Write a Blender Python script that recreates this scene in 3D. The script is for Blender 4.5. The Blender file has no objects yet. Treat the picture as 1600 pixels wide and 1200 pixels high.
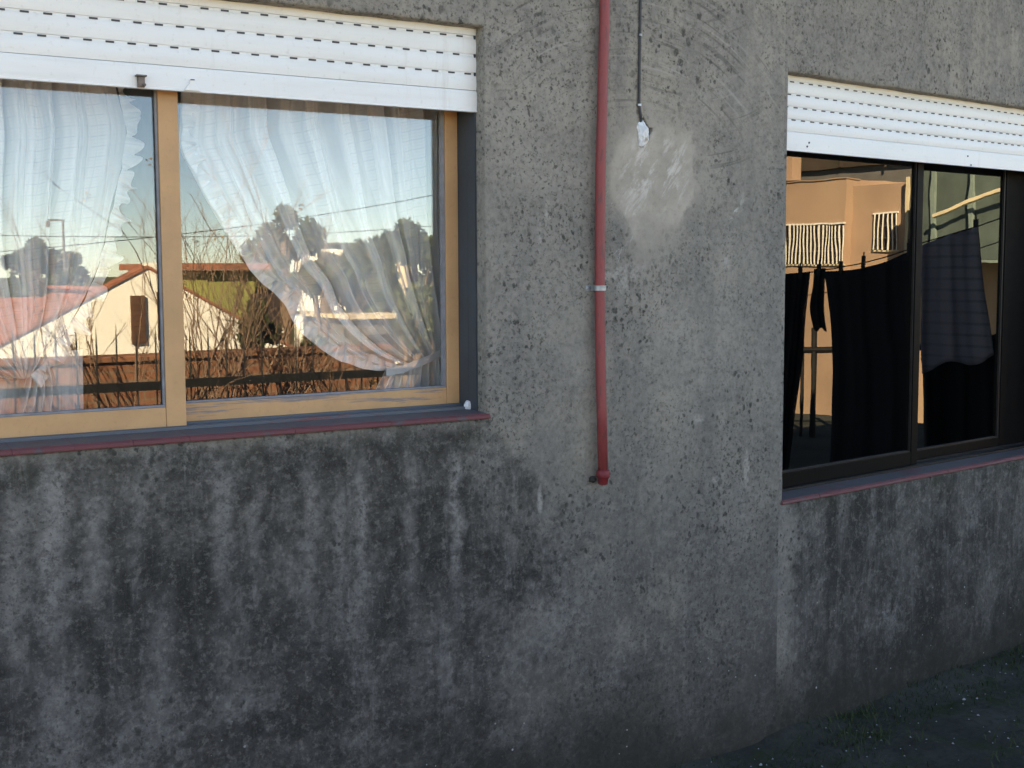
import bpy, bmesh, math, random
from mathutils import Vector, Matrix, noise
R = math.radians
rnd = random.Random(7)

# ------------------------------------------------------------------ camera, sky, sun, exposure
scene = bpy.context.scene
CAM = Vector((0.0, -3.0561, 1.6))
YAW, PITCH, ROLL, FPX = .5643, .0899, -.0045, 1995.25
fw = Vector((math.sin(YAW)*math.cos(PITCH), math.cos(YAW)*math.cos(PITCH), -math.sin(PITCH)))
rt = Vector((math.cos(YAW), -math.sin(YAW), 0)); up = rt.cross(fw)
r2 = rt*math.cos(ROLL)+up*math.sin(ROLL); u2 = -rt*math.sin(ROLL)+up*math.cos(ROLL)
cam = bpy.data.cameras.new('camera'); cam.lens = 36*FPX/1600; cam.sensor_width = 36
cam.clip_start = .05; cam.clip_end = 2000
camo = bpy.data.objects.new('camera', cam); scene.collection.objects.link(camo)
camo.matrix_world = Matrix(((r2.x, u2.x, -fw.x, CAM.x), (r2.y, u2.y, -fw.y, CAM.y), (r2.z, u2.z, -fw.z, CAM.z), (0, 0, 0, 1)))
scene.camera = camo

SUN_EL = R(31); SUN_AZ = math.atan2(.65, -.76)          # direction towards the sun in plan
w = bpy.data.worlds.new('World'); scene.world = w; w.use_nodes = True
wn = w.node_tree; bg = wn.nodes['Background']
sky = wn.nodes.new('ShaderNodeTexSky'); sky.sky_type = 'NISHITA'; sky.sun_disc = False
sky.sun_elevation = SUN_EL; sky.sun_rotation = math.pi/2-SUN_AZ
sky.air_density = .55; sky.dust_density = .0; sky.ozone_density = 2.5
wn.links.new(sky.outputs[0], bg.inputs[0]); bg.inputs[1].default_value = .065
sl = bpy.data.lights.new('sun', 'SUN'); sl.energy = 5.0; sl.angle = R(.5); sl.color = (1, .91, .77)
so = bpy.data.objects.new('sun', sl); scene.collection.objects.link(so)
sd = Vector((math.cos(SUN_AZ)*math.cos(SUN_EL), math.sin(SUN_AZ)*math.cos(SUN_EL), math.sin(SUN_EL)))
so.rotation_euler = sd.to_track_quat('Z', 'Y').to_euler()
vs = scene.view_settings
scene.display_settings.display_device = 'sRGB'
vs.view_transform = 'Standard'; vs.look = 'None'; vs.gamma = 1; vs.use_curve_mapping = False
vs.exposure = 3.28
vs.use_white_balance = True; vs.white_balance_temperature = 9300; vs.white_balance_tint = 7
scene.cycles.max_bounces = 8; scene.cycles.transparent_max_bounces = 16

# ------------------------------------------------------------------ helpers
COL = scene.collection
BE = .1319; XC = 2.9776
TW = Vector((math.cos(BE), math.sin(BE), 0)); TN = Vector((-math.sin(BE), math.cos(BE), 0)); TO = Vector((XC, 0, 0))
def ray(u, v): return (fw*FPX+r2*(u-800)+u2*(600-v)).normalized()
def on_left(u, v, y=0):                                  # where the sight line meets the plane y in the left wall's frame
    d = ray(u, v); return CAM+d*((y-CAM.y)/d.y)
def on_right(u, v, o=0):
    d = ray(u, v); t = (o-(CAM-TO).dot(TN))/d.dot(TN); p = CAM+d*t-TO; return Vector((p.dot(TW), o, p.z))
def across_left(u, v, y, g=.135):                        # place out in the street that the left panes mirror
    d = ray(u, v); p = CAM+d*((2*g-y-CAM.y)/d.y); return Vector((p.x, y, p.z))
def across_right(u, v, dist, g=.135):
    p = CAM+ray(u, v)*dist; k = (p-TO).dot(TN)-g; return p-2*k*TN

class MB:
    def __init__(s): s.v = []; s.f = []; s.m = []
    def quad(s, a, b, c, d, m=0):
        n = len(s.v); s.v += [tuple(a), tuple(b), tuple(c), tuple(d)]; s.f.append((n, n+1, n+2, n+3)); s.m.append(m)
    def box(s, x0, x1, y0, y1, z0, z1, m=0):
        n = len(s.v)
        s.v += [(x, y, z) for z in (z0, z1) for y in (y0, y1) for x in (x0, x1)]
        for f in ((0, 2, 3, 1), (4, 5, 7, 6), (0, 1, 5, 4), (2, 6, 7, 3), (0, 4, 6, 2), (1, 3, 7, 5)):
            s.f.append(tuple(n+i for i in f)); s.m.append(m)
    def extrude(s, prof, x0, x1, m=0, cap=True):         # closed profile of (y, z) along x
        n = len(s.v); k = len(prof)
        s.v += [(x0, y, z) for y, z in prof]+[(x1, y, z) for y, z in prof]
        for i in range(k):
            j = (i+1) % k; s.f.append((n+i, n+j, n+k+j, n+k+i)); s.m.append(m)
        if cap:
            s.f.append(tuple(n+i for i in reversed(range(k)))); s.m.append(m)
            s.f.append(tuple(n+k+i for i in range(k))); s.m.append(m)
    def prism(s, pts, d, m=0):                           # polygon of 3D points swept by vector d
        n = len(s.v); k = len(pts); d = Vector(d)
        s.v += [tuple(p) for p in pts]+[tuple(Vector(p)+d) for p in pts]
        for i in range(k):
            j = (i+1) % k; s.f.append((n+i, n+j, n+k+j, n+k+i)); s.m.append(m)
        s.f.append(tuple(n+i for i in reversed(range(k)))); s.m.append(m)
        s.f.append(tuple(n+k+i for i in range(k))); s.m.append(m)
    def tube(s, pts, rad, seg=8, m=0, cap=True):
        n0 = len(s.v); pts = [Vector(p) for p in pts]
        rads = rad if isinstance(rad, (list, tuple)) else [rad]*len(pts)
        for i, p in enumerate(pts):
            t = (pts[min(i+1, len(pts)-1)]-pts[max(i-1, 0)])
            if t.length < 1e-9: t = Vector((0, 0, 1))
            t.normalize(); a = t.cross(Vector((1, 0, 0)) if abs(t.x) < .9 else Vector((0, 1, 0))).normalized(); b = t.cross(a)
            for k in range(seg):
                q = 2*math.pi*k/seg; s.v.append(tuple(p+(a*math.cos(q)+b*math.sin(q))*rads[i]))
        for i in range(len(pts)-1):
            for k in range(seg):
                j = (k+1) % seg; s.f.append((n0+i*seg+k, n0+i*seg+j, n0+(i+1)*seg+j, n0+(i+1)*seg+k)); s.m.append(m)
        if cap:
            s.f.append(tuple(n0+k for k in reversed(range(seg)))); s.m.append(m)
            e = n0+(len(pts)-1)*seg; s.f.append(tuple(e+k for k in range(seg))); s.m.append(m)
    def build(s, name, mats, parent=None, smooth=False, bevel=0, fix=True):
        me = bpy.data.meshes.new(name); me.from_pydata(s.v, [], s.f)
        mats = mats if isinstance(mats, (list, tuple)) else [mats]
        for mt in mats: me.materials.append(mt)
        for p, mi in zip(me.polygons, s.m): p.material_index = mi; p.use_smooth = smooth
        if bevel or fix:
            bm = bmesh.new(); bm.from_mesh(me)
            if fix: bmesh.ops.recalc_face_normals(bm, faces=bm.faces)
            if bevel:
                bmesh.ops.bevel(bm, geom=[e for e in bm.edges if e.is_manifold and e.calc_face_angle(0) > .5], offset=bevel, segments=2, affect='EDGES', profile=.6)
            bm.to_mesh(me); bm.free()
        o = bpy.data.objects.new(name, me); COL.objects.link(o)
        if parent: o.parent = parent
        return o
def tag(o, label=None, cat=None, group=None, kind=None):
    if label: o['label'] = label
    if cat: o['category'] = cat
    if group: o['group'] = group
    if kind: o['kind'] = kind
    return o
def empty(name, loc=(0, 0, 0), rz=0, parent=None):
    o = bpy.data.objects.new(name, None); COL.objects.link(o); o.location = loc; o.rotation_euler.z = rz
    o.empty_display_size = .2
    if parent: o.parent = parent
    return o

# ------------------------------------------------------------------ node shorthand
class G:
    def __init__(s, name):
        s.mat = bpy.data.materials.new(name); s.mat.use_nodes = True; s.nt = s.mat.node_tree
        s.b = s.nt.nodes['Principled BSDF']; s.out = s.nt.nodes['Material Output']
        s._pos = None
    def n(s, t, **k):
        x = s.nt.nodes.new(t)
        for a, b in k.items(): setattr(x, a, b)
        return x
    def put(s, sock, val):
        if hasattr(val, 'is_output') or isinstance(val, bpy.types.NodeSocket): s.nt.links.new(val, sock)
        else:
            if isinstance(val, (tuple, list)) and sock.type == 'RGBA' and len(val) == 3: val = (*val, 1)
            sock.default_value = val
    def m(s, op, a, b=0.0, c=0.0, clamp=False):
        x = s.n('ShaderNodeMath', operation=op, use_clamp=clamp)
        s.put(x.inputs[0], a); s.put(x.inputs[1], b); s.put(x.inputs[2], c); return x.outputs[0]
    def add(s, a, b): return s.m('ADD', a, b)
    def sub(s, a, b): return s.m('SUBTRACT', a, b)
    def mul(s, *a):
        r = a[0]
        for b in a[1:]: r = s.m('MULTIPLY', r, b)
        return r
    def mx(s, a, b): return s.m('MAXIMUM', a, b)
    def ss(s, x, lo, hi, o0=0.0, o1=1.0):                 # smooth step, lo may exceed hi
        if lo > hi: lo, hi, o0, o1 = hi, lo, o1, o0
        k = s.n('ShaderNodeMapRange', interpolation_type='SMOOTHSTEP')
        s.put(k.inputs[0], x); k.inputs[1].default_value = lo; k.inputs[2].default_value = hi
        k.inputs[3].default_value = o0; k.inputs[4].default_value = o1; return k.outputs[0]
    def pos(s):
        if s._pos is None:
            t = s.n('ShaderNodeTexCoord'); s._pos = t.outputs['Object']
        return s._pos
    def uv(s): return s.n('ShaderNodeTexCoord').outputs['UV']
    def xyz(s, v=None):
        k = s.n('ShaderNodeSeparateXYZ'); s.put(k.inputs[0], s.pos() if v is None else v); return k.outputs
    def vec(s, x, y, z):
        k = s.n('ShaderNodeCombineXYZ')
        for i, q in enumerate((x, y, z)): s.put(k.inputs[i], q)
        return k.outputs[0]
    def sc(s, v, f):                                      # scale and shift a vector
        k = s.n('ShaderNodeMapping'); s.put(k.inputs[0], v)
        k.inputs['Scale'].default_value = f if isinstance(f, tuple) else (f, f, f); return k.outputs[0]
    def off(s, v, d):
        k = s.n('ShaderNodeVectorMath', operation='ADD'); s.put(k.inputs[0], v); k.inputs[1].default_value = d; return k.outputs[0]
    def noise(s, v=None, scale=5.0, detail=4.0, rough=.55, dist=0.0, color=False):
        k = s.n('ShaderNodeTexNoise'); s.put(k.inputs['Vector'], s.pos() if v is None else v)
        k.inputs['Scale'].default_value = scale; k.inputs['Detail'].default_value = detail
        k.inputs['Roughness'].default_value = rough; k.inputs['Distortion'].default_value = dist
        return k.outputs['Color' if color else 'Fac']
    def vor(s, v=None, scale=10.0, feature='F1', rand=1.0, out='Distance'):
        k = s.n('ShaderNodeTexVoronoi', feature=feature); s.put(k.inputs['Vector'], s.pos() if v is None else v)
        k.inputs['Scale'].default_value = scale; k.inputs['Randomness'].default_value = rand; return k.outputs[out]
    def mix(s, f, a, b, mode='MIX'):
        k = s.n('ShaderNodeMix', data_type='RGBA', blend_type=mode)
        s.put(k.inputs[0], f); s.put(k.inputs[6], a); s.put(k.inputs[7], b); return k.outputs[2]
    def bump(s, h, strength=.5, dist=.01, normal=None):
        k = s.n('ShaderNodeBump'); k.inputs['Strength'].default_value = strength; k.inputs['Distance'].default_value = dist
        s.put(k.inputs['Height'], h)
        if normal is not None: s.put(k.inputs['Normal'], normal)
        return k.outputs[0]
    def fin(s, col, rough=.8, normal=None, spec=.3, metal=0.0):
        s.put(s.b.inputs['Base Color'], col); s.put(s.b.inputs['Roughness'], rough)
        s.put(s.b.inputs['Metallic'], metal); s.b.inputs['Specular IOR Level'].default_value = spec
        if normal is not None: s.put(s.b.inputs['Normal'], normal)
        return s.mat

def plain(name, col, rough=.6, var=.15, scale=12, bump=.15, spec=.3, metal=0.0, dirt=None, dscale=6):
    g = G(name); a = g.noise(scale=scale, detail=6)
    c = g.mix(g.ss(a, .25, .75), tuple(x*(1-var) for x in col), tuple(min(1, x*(1+var)) for x in col))
    if dirt:
        d = g.noise(scale=dscale, detail=8, rough=.7)
        c = g.mix(g.ss(d, .52, .75, 0, .85), c, dirt)
    return g.fin(c, g.ss(a, .2, .8, rough*.85, min(1, rough*1.15)), g.bump(g.noise(scale=scale*8, detail=3), bump, .002), spec, metal)

# ------------------------------------------------------------------ the weathered render of the house walls
def cement(name, which):
    g = G(name); P0 = g.pos(); X, Y_, Z = g.xyz()
    P = g.off(P0, (0, 0, 0) if which == 'left' else (7.3, 2.1, 4.4))
    big = g.noise(P, 1.3, 3, .5); med = g.noise(P, 5.5, 9, .74, .3); fine = g.noise(P, 46, 6, .76); grit = g.noise(P, 240, 3, .65)
    wob = g.sub(g.noise(P, 3.2, 5, .6), .5); wob2 = g.sub(g.noise(P, 11, 4, .6), .5)
    Xw = g.add(X, g.mul(wob, .55)); Zw = g.add(Z, g.mul(wob, .5)); Xw = g.add(Xw, g.mul(wob2, .12)); Zw = g.add(Zw, g.mul(wob2, .12))
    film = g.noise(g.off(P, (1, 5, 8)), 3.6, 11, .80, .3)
    # bare cement: grey, a little brown where it kept its skin
    c = g.mix(g.ss(big, .3, .7), (.225, .217, .203), (.30, .287, .263))
    c = g.mix(g.ss(med, .35, .70, 0, .75), c, (.165, .163, .160))
    c = g.mix(g.ss(g.noise(g.off(P, (3, 9, 1)), 2.4, 5, .6), .52, .72, 0, .6), c, (.33, .305, .265))
    # grey soot film in soft vertical bands
    st = g.noise(g.sc(P, (7, 7, .9)), 1.0, 5, .55, .3)
    c = g.mix(g.ss(st, .48, .70, 0, .5), c, (.14, .141, .143))
    if which == 'left':
        below = g.mul(g.ss(g.add(Z, g.m('MAXIMUM', g.mul(g.sub(g.add(X, g.mul(wob2, .12)), 1.84), .9), 0.0)), 1.215, 1.13), g.ss(g.add(Xw, g.mul(g.sub(film, .5), 1.1)), 2.55, 1.80))       # black growth under the sill
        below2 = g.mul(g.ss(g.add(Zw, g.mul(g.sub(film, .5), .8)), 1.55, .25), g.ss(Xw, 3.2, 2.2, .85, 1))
    else:
        below = g.ss(Z, .835, .80); below = g.mul(below, g.ss(g.add(X, g.mul(wob2, .14)), .03, .13, .25, 1))
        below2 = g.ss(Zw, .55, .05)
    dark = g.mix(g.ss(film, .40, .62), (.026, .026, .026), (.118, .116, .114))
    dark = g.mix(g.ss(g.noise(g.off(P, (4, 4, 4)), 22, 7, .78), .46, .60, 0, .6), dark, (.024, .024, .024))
    strk = g.noise(g.sc(g.off(P, (.37, 0, .2)), (9, 9, 1.3)), 1.0, 9, .76, .4)  # rain-washed streaks
    gr_ = g.ss(g.noise(g.off(P, (8, 1, 3)), 24, 8, .80), .40, .56)
    lt = g.mul(g.ss(strk, .50, .68, 0, .65), gr_, g.ss(Zw, .05, .75, .45, .95))
    if which == 'left':
        for (u, wd, v0, v1, am_) in ((20, .05, 780, 1000, .6), (78, .042, 715, 900, .95), (150, .036, 725, 830, .7), (212, .022, 730, 800, .5), (345, .040, 700, 830, .75), (402, .022, 705, 780, .45), (484, .030, 690, 830, .7), (566, .036, 690, 860, .8), (640, .030, 690, 850, .55), (710, .030, 665, 850, .95), (530, .02, 740, 900, .5), (250, .05, 900, 1050, .45), (90, .09, 1010, 1180, .6)):
            p = on_left(u, (v0+v1)/2); z0_, z1_ = on_left(u, v0).z, on_left(u, v1).z
            ex = g.m('ABSOLUTE', g.sub(g.add(X, g.add(g.mul(wob2, .10), g.mul(wob, .05))), p.x))
            rn_ = g.mul(g.ss(ex, wd*1.15, wd*.05), g.ss(Zw, z1_-.34, z1_+.10), g.ss(Zw, z0_+.05, z0_-.10), am_)
            lt = g.mx(lt, g.mul(rn_, g.ss(gr_, 0.0, 1.0, .38, .92)))
    dark = g.mix(lt, dark, (.235, .233, .236))
    dark = g.mix(g.mul(g.ss(g.noise(g.off(P, (2, 7, 6)), 2.3, 9, .74), .50, .66), gr_, .75), dark, (.185, .183, .186))
    if which == 'right':
        dark = g.mix(g.mul(g.ss(strk, .45, .6), .35), dark, (.15, .145, .14))
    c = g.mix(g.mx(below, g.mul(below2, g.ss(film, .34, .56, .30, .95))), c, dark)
    # olive algae: right under the sill and along the foot
    al = g.noise(g.off(P, (9, 2, 2)), 9, 6, .7)
    foot = g.mx(g.ss(Zw, .22, -.05), g.mul(g.ss(Z, 1.07 if which == 'left' else .70, 1.17 if which == 'left' else .80), below, .7))
    c = g.mix(g.mul(foot, g.ss(al, .42, .62), .75), c, (.030, .031, .017))
    # mould specks, three sizes, denser in patches
    dens = g.noise(g.off(P, (5, 3, 7)), 2.6, 4, .6)
    warp = g.off(P, (0, 0, 0)); wv = g.n('ShaderNodeVectorMath', operation='ADD'); g.put(wv.inputs[0], g.sc(P, (1, 1, .8)))
    wn_ = g.n('ShaderNodeVectorMath', operation='SCALE'); g.put(wn_.inputs[0], g.noise(P, 45, 3, .6, color=True)); wn_.inputs['Scale'].default_value = .022
    g.put(wv.inputs[1], wn_.outputs[0]); WP = wv.outputs[0]
    spk = 0.0
    for sc_, lo, hi, dlo, dhi, amt in ((24, .30, .15, .47, .60, .75), (48, .36, .20, .40, .56, .85), (100, .34, .20, .38, .58, .6)):
        s_ = g.mul(g.ss(g.vor(WP, sc_), lo, hi), g.ss(dens, dlo, dhi), amt)
        s_ = g.mul(s_, g.ss(g.noise(g.off(P, (sc_, 1, 2)), sc_*.33, 2, .5), .42, .60))
        spk = s_ if spk == 0.0 else g.mx(spk, s_)
    pit = g.mul(g.ss(g.noise(g.off(P, (3, 1, 4)), 78, 4, .68), .53, .63), g.ss(g.noise(g.off(P, (6, 8, 2)), 3.2, 6, .7), .38, .60, .15, 1), .80)
    c = g.mix(pit, c, (.050, .050, .048))
    c = g.mix(spk, c, (.030, .032, .030))
    c = g.mix(g.ss(fine, .48, .66, 0, .42), c, (.075, .075, .074))
    c = g.mix(g.ss(fine, .50, .36, 0, .22), c, (.34, .33, .315))
    c = g.mix(g.ss(grit, .60, .75, 0, .16), c, (.24, .235, .225))
    hgt = g.add(g.mul(fine, .5), g.mul(grit, .35))
    if which == 'left':
        # arcs left by the float, upper middle
        ax, az = 2.36, 1.62
        dx, dz = g.sub(X, ax), g.sub(Z, az)
        rad = g.m('SQRT', g.add(g.mul(dx, dx), g.mul(dz, dz)))
        ang = g.m('ARCTAN2', dx, dz)
        rn = g.noise(g.vec(g.mul(rad, 62), g.mul(ang, 1.6), g.mul(med, .5)), 1.0, 3, .6)
        am = g.mul(g.ss(rad, .30, .45), g.ss(rad, 1.0, .78), g.ss(g.m('ABSOLUTE', g.add(ang, -.15)), 1.0, .6), g.ss(g.noise(g.off(P, (6, 6, 1)), 6, 3, .5), .30, .55))
        am = g.mul(am, g.ss(Z, 1.95, 2.12))
        c = g.mix(g.mul(am, g.ss(rn, .57, .69), .48), c, (.36, .355, .34))
        c = g.mix(g.mul(am, g.ss(rn, .42, .34), .55), c, (.07, .07, .07))
        hgt = g.add(hgt, g.mul(am, rn, 1.2))
        # a second sweep, right of the cable
        dx2, dz2 = g.sub(X, 2.55), g.sub(Z, 2.75)
        rad2 = g.m('SQRT', g.add(g.mul(dx2, dx2), g.mul(dz2, dz2)))
        rn2 = g.noise(g.vec(g.mul(rad2, 55), g.mul(g.m('ARCTAN2', dx2, dz2), 2.0), 3.3), 1.0, 3, .6)
        am2 = g.mul(g.ss(X, 2.28, 2.42), g.ss(X, 2.95, 2.8), g.ss(Z, 1.75, 1.95), g.ss(g.noise(g.off(P, (1, 6, 6)), 5, 3, .5), .40, .58))
        c = g.mix(g.mul(am2, g.ss(rn2, .60, .70), .45), c, (.30, .29, .28)); c = g.mix(g.mul(am2, g.ss(rn2, .40, .32), .45), c, (.075, .075, .075))
        hgt = g.add(hgt, g.mul(am2, rn2, .8))
        # smooth repair patch below the cable hole
        ux = g.m('DIVIDE', g.sub(g.add(X, g.add(g.mul(wob2, .10), g.mul(g.sub(fine, .5), .03))), 2.445), g.ss(Z, 1.66, 1.84, .075, .16))
        uz = g.m('DIVIDE', g.sub(g.add(Z, g.add(g.mul(wob2, .13), g.mul(wob, .10))), 1.845), .185)
        q = g.m('POWER', g.add(g.m('POWER', g.m('ABSOLUTE', ux), 2.6), g.m('POWER', g.m('ABSOLUTE', uz), 2.6)), .385)
        pm = g.mul(g.ss(g.add(q, g.mul(g.sub(film, .5), .35)), 1.12, .93), g.ss(g.add(Z, g.mul(wob2, .2)), 1.64, 1.78))
        halo = g.ss(q, 1.75, .9)
        c = g.mix(g.mul(halo, .5), c, (.32, .305, .28))
        pc = g.mix(g.ss(med, .35, .65), (.32, .30, .27), (.41, .385, .35))
        pc = g.mix(g.ss(g.noise(P, 60, 5, .7), .5, .7, 0, .35), pc, (.16, .155, .15))
        c = g.mix(g.mul(pm, g.ss(film, .35, .6, .74, .96)), c, pc)
        hgt = g.mix(pm, hgt, g.vec(.55, .55, .55)); hg = g.n('ShaderNodeSeparateColor'); g.put(hg.inputs[0], hgt); hgt = hg.outputs[0]
        # diagonal white plaster smears on it and round about
        dg = g.vec(g.mul(g.add(X, g.mul(Z, -.75)), 19), 0.0, g.mul(g.add(Z, g.mul(X, .75)), 6.0))
        sm = g.noise(dg, 1.0, 9, .78, .4)
        smm = g.mul(g.ss(q, 1.05, .5), g.ss(Z, 1.72, 1.86))
        c = g.mix(g.mul(smm, g.ss(sm, .48, .62), .80), c, (.56, .55, .54))
        near = g.mul(g.ss(X, 2.18, 2.30), g.ss(Z, 1.35, 1.5), g.ss(g.noise(g.off(P, (2, 2, 9)), 5.2, 3, .5), .54, .64))
        c = g.mix(g.mul(near, g.ss(sm, .58, .65), .75), c, (.52, .52, .53))
        # smear by the pipe clamp and two pale runs
        n55 = g.ss(g.noise(P, 55, 5, .75), .36, .62)
        for (sx, sz, wx, wz, tilt) in ((2.30, 1.585, .055, .016, .35), (2.36, 1.575, .04, .022, .6), (2.06, 1.76, .012, .040, 0), (2.03, 1.70, .009, .05, 0), (2.03, .93, .010, .05, 0), (2.63, 1.13, .03, .014, -.1), (2.83, .95, .010, .07, -.05), (2.70, .93, .02, .015, .2), (2.74, 1.62, .02, .02, 0), (2.80, 1.80, .012, .04, .1)):
            ex = g.m('DIVIDE', g.sub(g.sub(X, sx), g.mul(g.sub(Z, sz), tilt)), wx); ez = g.m('DIVIDE', g.sub(g.sub(Z, sz), g.mul(g.sub(X, sx), tilt)), wz)
            e = g.m('SQRT', g.add(g.mul(ex, ex), g.mul(ez, ez))); e = g.add(e, g.mul(wob2, 2.6))
            c = g.mix(g.mul(g.ss(e, 1.3, .5), n55, .55), c, (.40, .395, .385))
        # stain round the small hole, dark joint left of the pipe foot
    # paint splashes, few and small, more near the foot
    dots = None
    for sc_, thr, pick in ((17, .085, .80), (34, .10, .88)):
        k = g.n('ShaderNodeTexVoronoi', feature='F1'); g.put(k.inputs['Vector'], P); k.inputs['Scale'].default_value = sc_
        sp = g.n('ShaderNodeSeparateColor'); g.put(sp.inputs[0], k.outputs['Color'])
        dot = g.mul(g.ss(k.outputs['Distance'], thr, thr*.6), g.m('GREATER_THAN', sp.outputs[0], pick), g.ss(Zw, .75, .15, .10, 1))
        dots = dot if dots is None else g.mx(dots, dot)
    cl = g.mul(g.ss(g.noise(g.off(P, (7, 7, 7)), 10, 5, .7), .68, .76), g.ss(Zw, .35, .1))
    base_ = g.mul(g.ss(g.add(Zw, g.mul(g.sub(film, .5), .4)), .42, .02), .80)
    c = g.mix(base_, c, (.030, .031, .028))
    c = g.mix(g.mul(dots, .8), c, (.42, .44, .46)); c = g.mix(g.mul(cl, .8), c, (.34, .36, .39))
    c = g.mix(1.0, c, (1.055, 1.0, .94), 'MULTIPLY')
    return g.fin(c, g.ss(fine, .2, .8, .85, .98), g.bump(hgt, .5, .004), .15)

M = {}
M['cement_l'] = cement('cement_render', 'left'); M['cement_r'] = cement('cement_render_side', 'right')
M['inner'] = plain('dim_plaster', (.16, .14, .12), .9)
M['roof'] = plain('roof_screed', (.14, .13, .12), .95)
def shutter_mat():
    g = G('shutter_white'); X, Y_, Z = g.xyz()
    d = g.noise(g.sc(g.pos(), (1.2, 1, 14)), 2.0, 6, .6); c = g.mix(g.ss(d, .45, .75, 0, .35), (.80, .80, .79), (.66, .65, .62))
    s2 = g.noise(scale=70, detail=4); c = g.mix(g.ss(s2, .58, .75, 0, .28), c, (.48, .46, .42))
    s3 = g.noise(g.sc(g.pos(), (22, 1, 2.2)), 1.0, 7, .7); c = g.mix(g.ss(s3, .56, .72, 0, .30), c, (.55, .52, .47))
    return g.fin(c, .45, g.bump(g.noise(scale=90), .08, .002), .35)
M['shutter'] = shutter_mat()
M['slot'] = plain('slot_dark', (.075, .075, .085), .8)
def paint(name, col, worn, thr=.62, rough=.5, stretch=(1, 1, 1)):
    g = G(name); a = g.noise(scale=9, detail=5); c = g.mix(g.ss(a, .3, .7), tuple(x*.90 for x in col), tuple(min(1, x*1.07) for x in col))
    d = g.noise(g.sc(g.pos(), stretch), 14, 8, .72); c = g.mix(g.ss(d, thr, thr+.06, 0, .85), c, worn)
    f = g.noise(scale=80, detail=4); c = g.mix(g.ss(f, .55, .75, 0, .2), c, tuple(x*.5 for x in col))
    return g.fin(c, g.ss(a, .2, .8, rough*.8, rough*1.2), g.bump(f, .12, .002), .35)
M['tan'] = paint('tan_paint', (.54, .305, .15), (.20, .19, .20), .72, .45, (.35, 1, 2.5))
M['tan_worn'] = paint('tan_paint_worn', (.54, .305, .15), (.17, .165, .18), .53, .45, (.12, 1, 2.2))
M['bead'] = plain('grey_putty', (.22, .22, .24), .6, .2, 30)
M['guide'] = plain('blue_grey_channel', (.050, .060, .073), .55, .2, 10)
M['track'] = paint('worn_track', (.10, .108, .125), (.17, .055, .055), .55, .6, (.25, 2, 2))
M['redsill'] = paint('red_sill_tile', (.145, .044, .047), (.085, .07, .075), .56, .65)
M['redsill_top'] = paint('red_sill_worn', (.085, .080, .088), (.14, .042, .042), .55, .6, (.3, 3, 3))
M['grout'] = plain('sill_joint', (.07, .055, .055), .9)
M['black'] = plain('black_frame', (.0035, .003, .003), .5, .3, 20, .1, .06)
M['blackedge'] = plain('dark_frame_edge', (.016, .015, .015), .4, .3, 20, .1, .2)
M['redpipe'] = paint('red_pipe_paint', (.27, .054, .055), (.16, .05, .05), .56, .5, (6, 6, 1))
M['darkred'] = plain('red_fitting', (.20, .028, .034), .5, .2, 30)
M['zinc'] = plain('zinc_strap', (.34, .36, .37), .45, .4, 60, .3, .5, .5)
M['cable'] = plain('grey_cable', (.055, .058, .062), .6)
M['plaster'] = plain('white_plaster_lump', (.72, .73, .75), .9, .15, 30, .8)
M['hole'] = plain('hole_dark', (.035, .033, .03), .95)
def glass(name, k, tint, wav, cover):
    g = G(name); g.nt.nodes.remove(g.b)
    nb = g.bump(g.noise(scale=wav[0], detail=1.0, rough=.4), wav[1], wav[2])
    fr = g.n('ShaderNodeFresnel'); fr.inputs[0].default_value = 1.5; fac = g.m('MINIMUM', g.mul(fr.outputs[0], k), .9)
    gl = g.n('ShaderNodeBsdfGlossy'); gl.inputs['Roughness'].default_value = 0.0; gl.inputs[0].default_value = (1, 1, 1, 1); g.put(gl.inputs['Normal'], nb)
    tr = g.n('ShaderNodeBsdfTransparent'); g.put(tr.inputs[0], (*tint, 1))
    mx = g.n('ShaderNodeMixShader'); g.put(mx.inputs[0], fac); g.put(mx.inputs[1], tr.outputs[0]); g.put(mx.inputs[2], gl.outputs[0])
    # thin film of dust
    df = g.n('ShaderNodeBsdfDiffuse'); df.inputs[0].default_value = (.5, .5, .5, 1)
    du = g.ss(g.noise(scale=5, detail=8, rough=.7), .45, .85, cover*.3, cover)
    m2 = g.n('ShaderNodeMixShader'); g.put(m2.inputs[0], du); g.put(m2.inputs[1], mx.outputs[0]); g.put(m2.inputs[2], df.outputs[0])
    g.nt.links.new(m2.outputs[0], g.out.inputs[0]); return g.mat
M['glass'] = glass('window_glass', 1.55, (.985, .99, .99), (3.0, .03, .003), .02)
M['glass_dark'] = glass('tinted_glass', 1.5, (.14, .14, .15), (7.0, .035, .003), .003)

# ------------------------------------------------------------------ ground and terrace
def ground_mat(name, far=False):
    g = G(name); a = g.noise(scale=2.2, detail=8, rough=.65); b = g.noise(scale=30, detail=6, rough=.7)
    c = g.mix(g.ss(a, .35, .65), (.034, .035, .028), (.064, .065, .055)); c = g.mix(g.ss(b, .45, .7, 0, .6), c, (.018, .020, .017))
    c = g.mix(g.mul(g.ss(g.noise(scale=5.5, detail=7, rough=.7), .53, .63), .85), c, (.026, .036, .013))
    c = g.mix(g.mul(g.ss(g.noise(scale=70, detail=4), .66, .74), .5), c, (.11, .12, .13))
    if far: c = g.mix(g.ss(a, .4, .6), (.05, .06, .025), (.11, .10, .06))
    return g.fin(c, .92, g.bump(g.add(a, b), .6, .02), .2)
M['terrace'] = ground_mat('mossy_ground'); M['ground'] = ground_mat('far_ground', True)
mb = MB(); mb.quad((-900, -900, -3.0), (900, -900, -3.0), (900, 900, -3.0), (-900, 900, -3.0))
tag(mb.build('ground', M['ground']), kind='structure')
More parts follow.
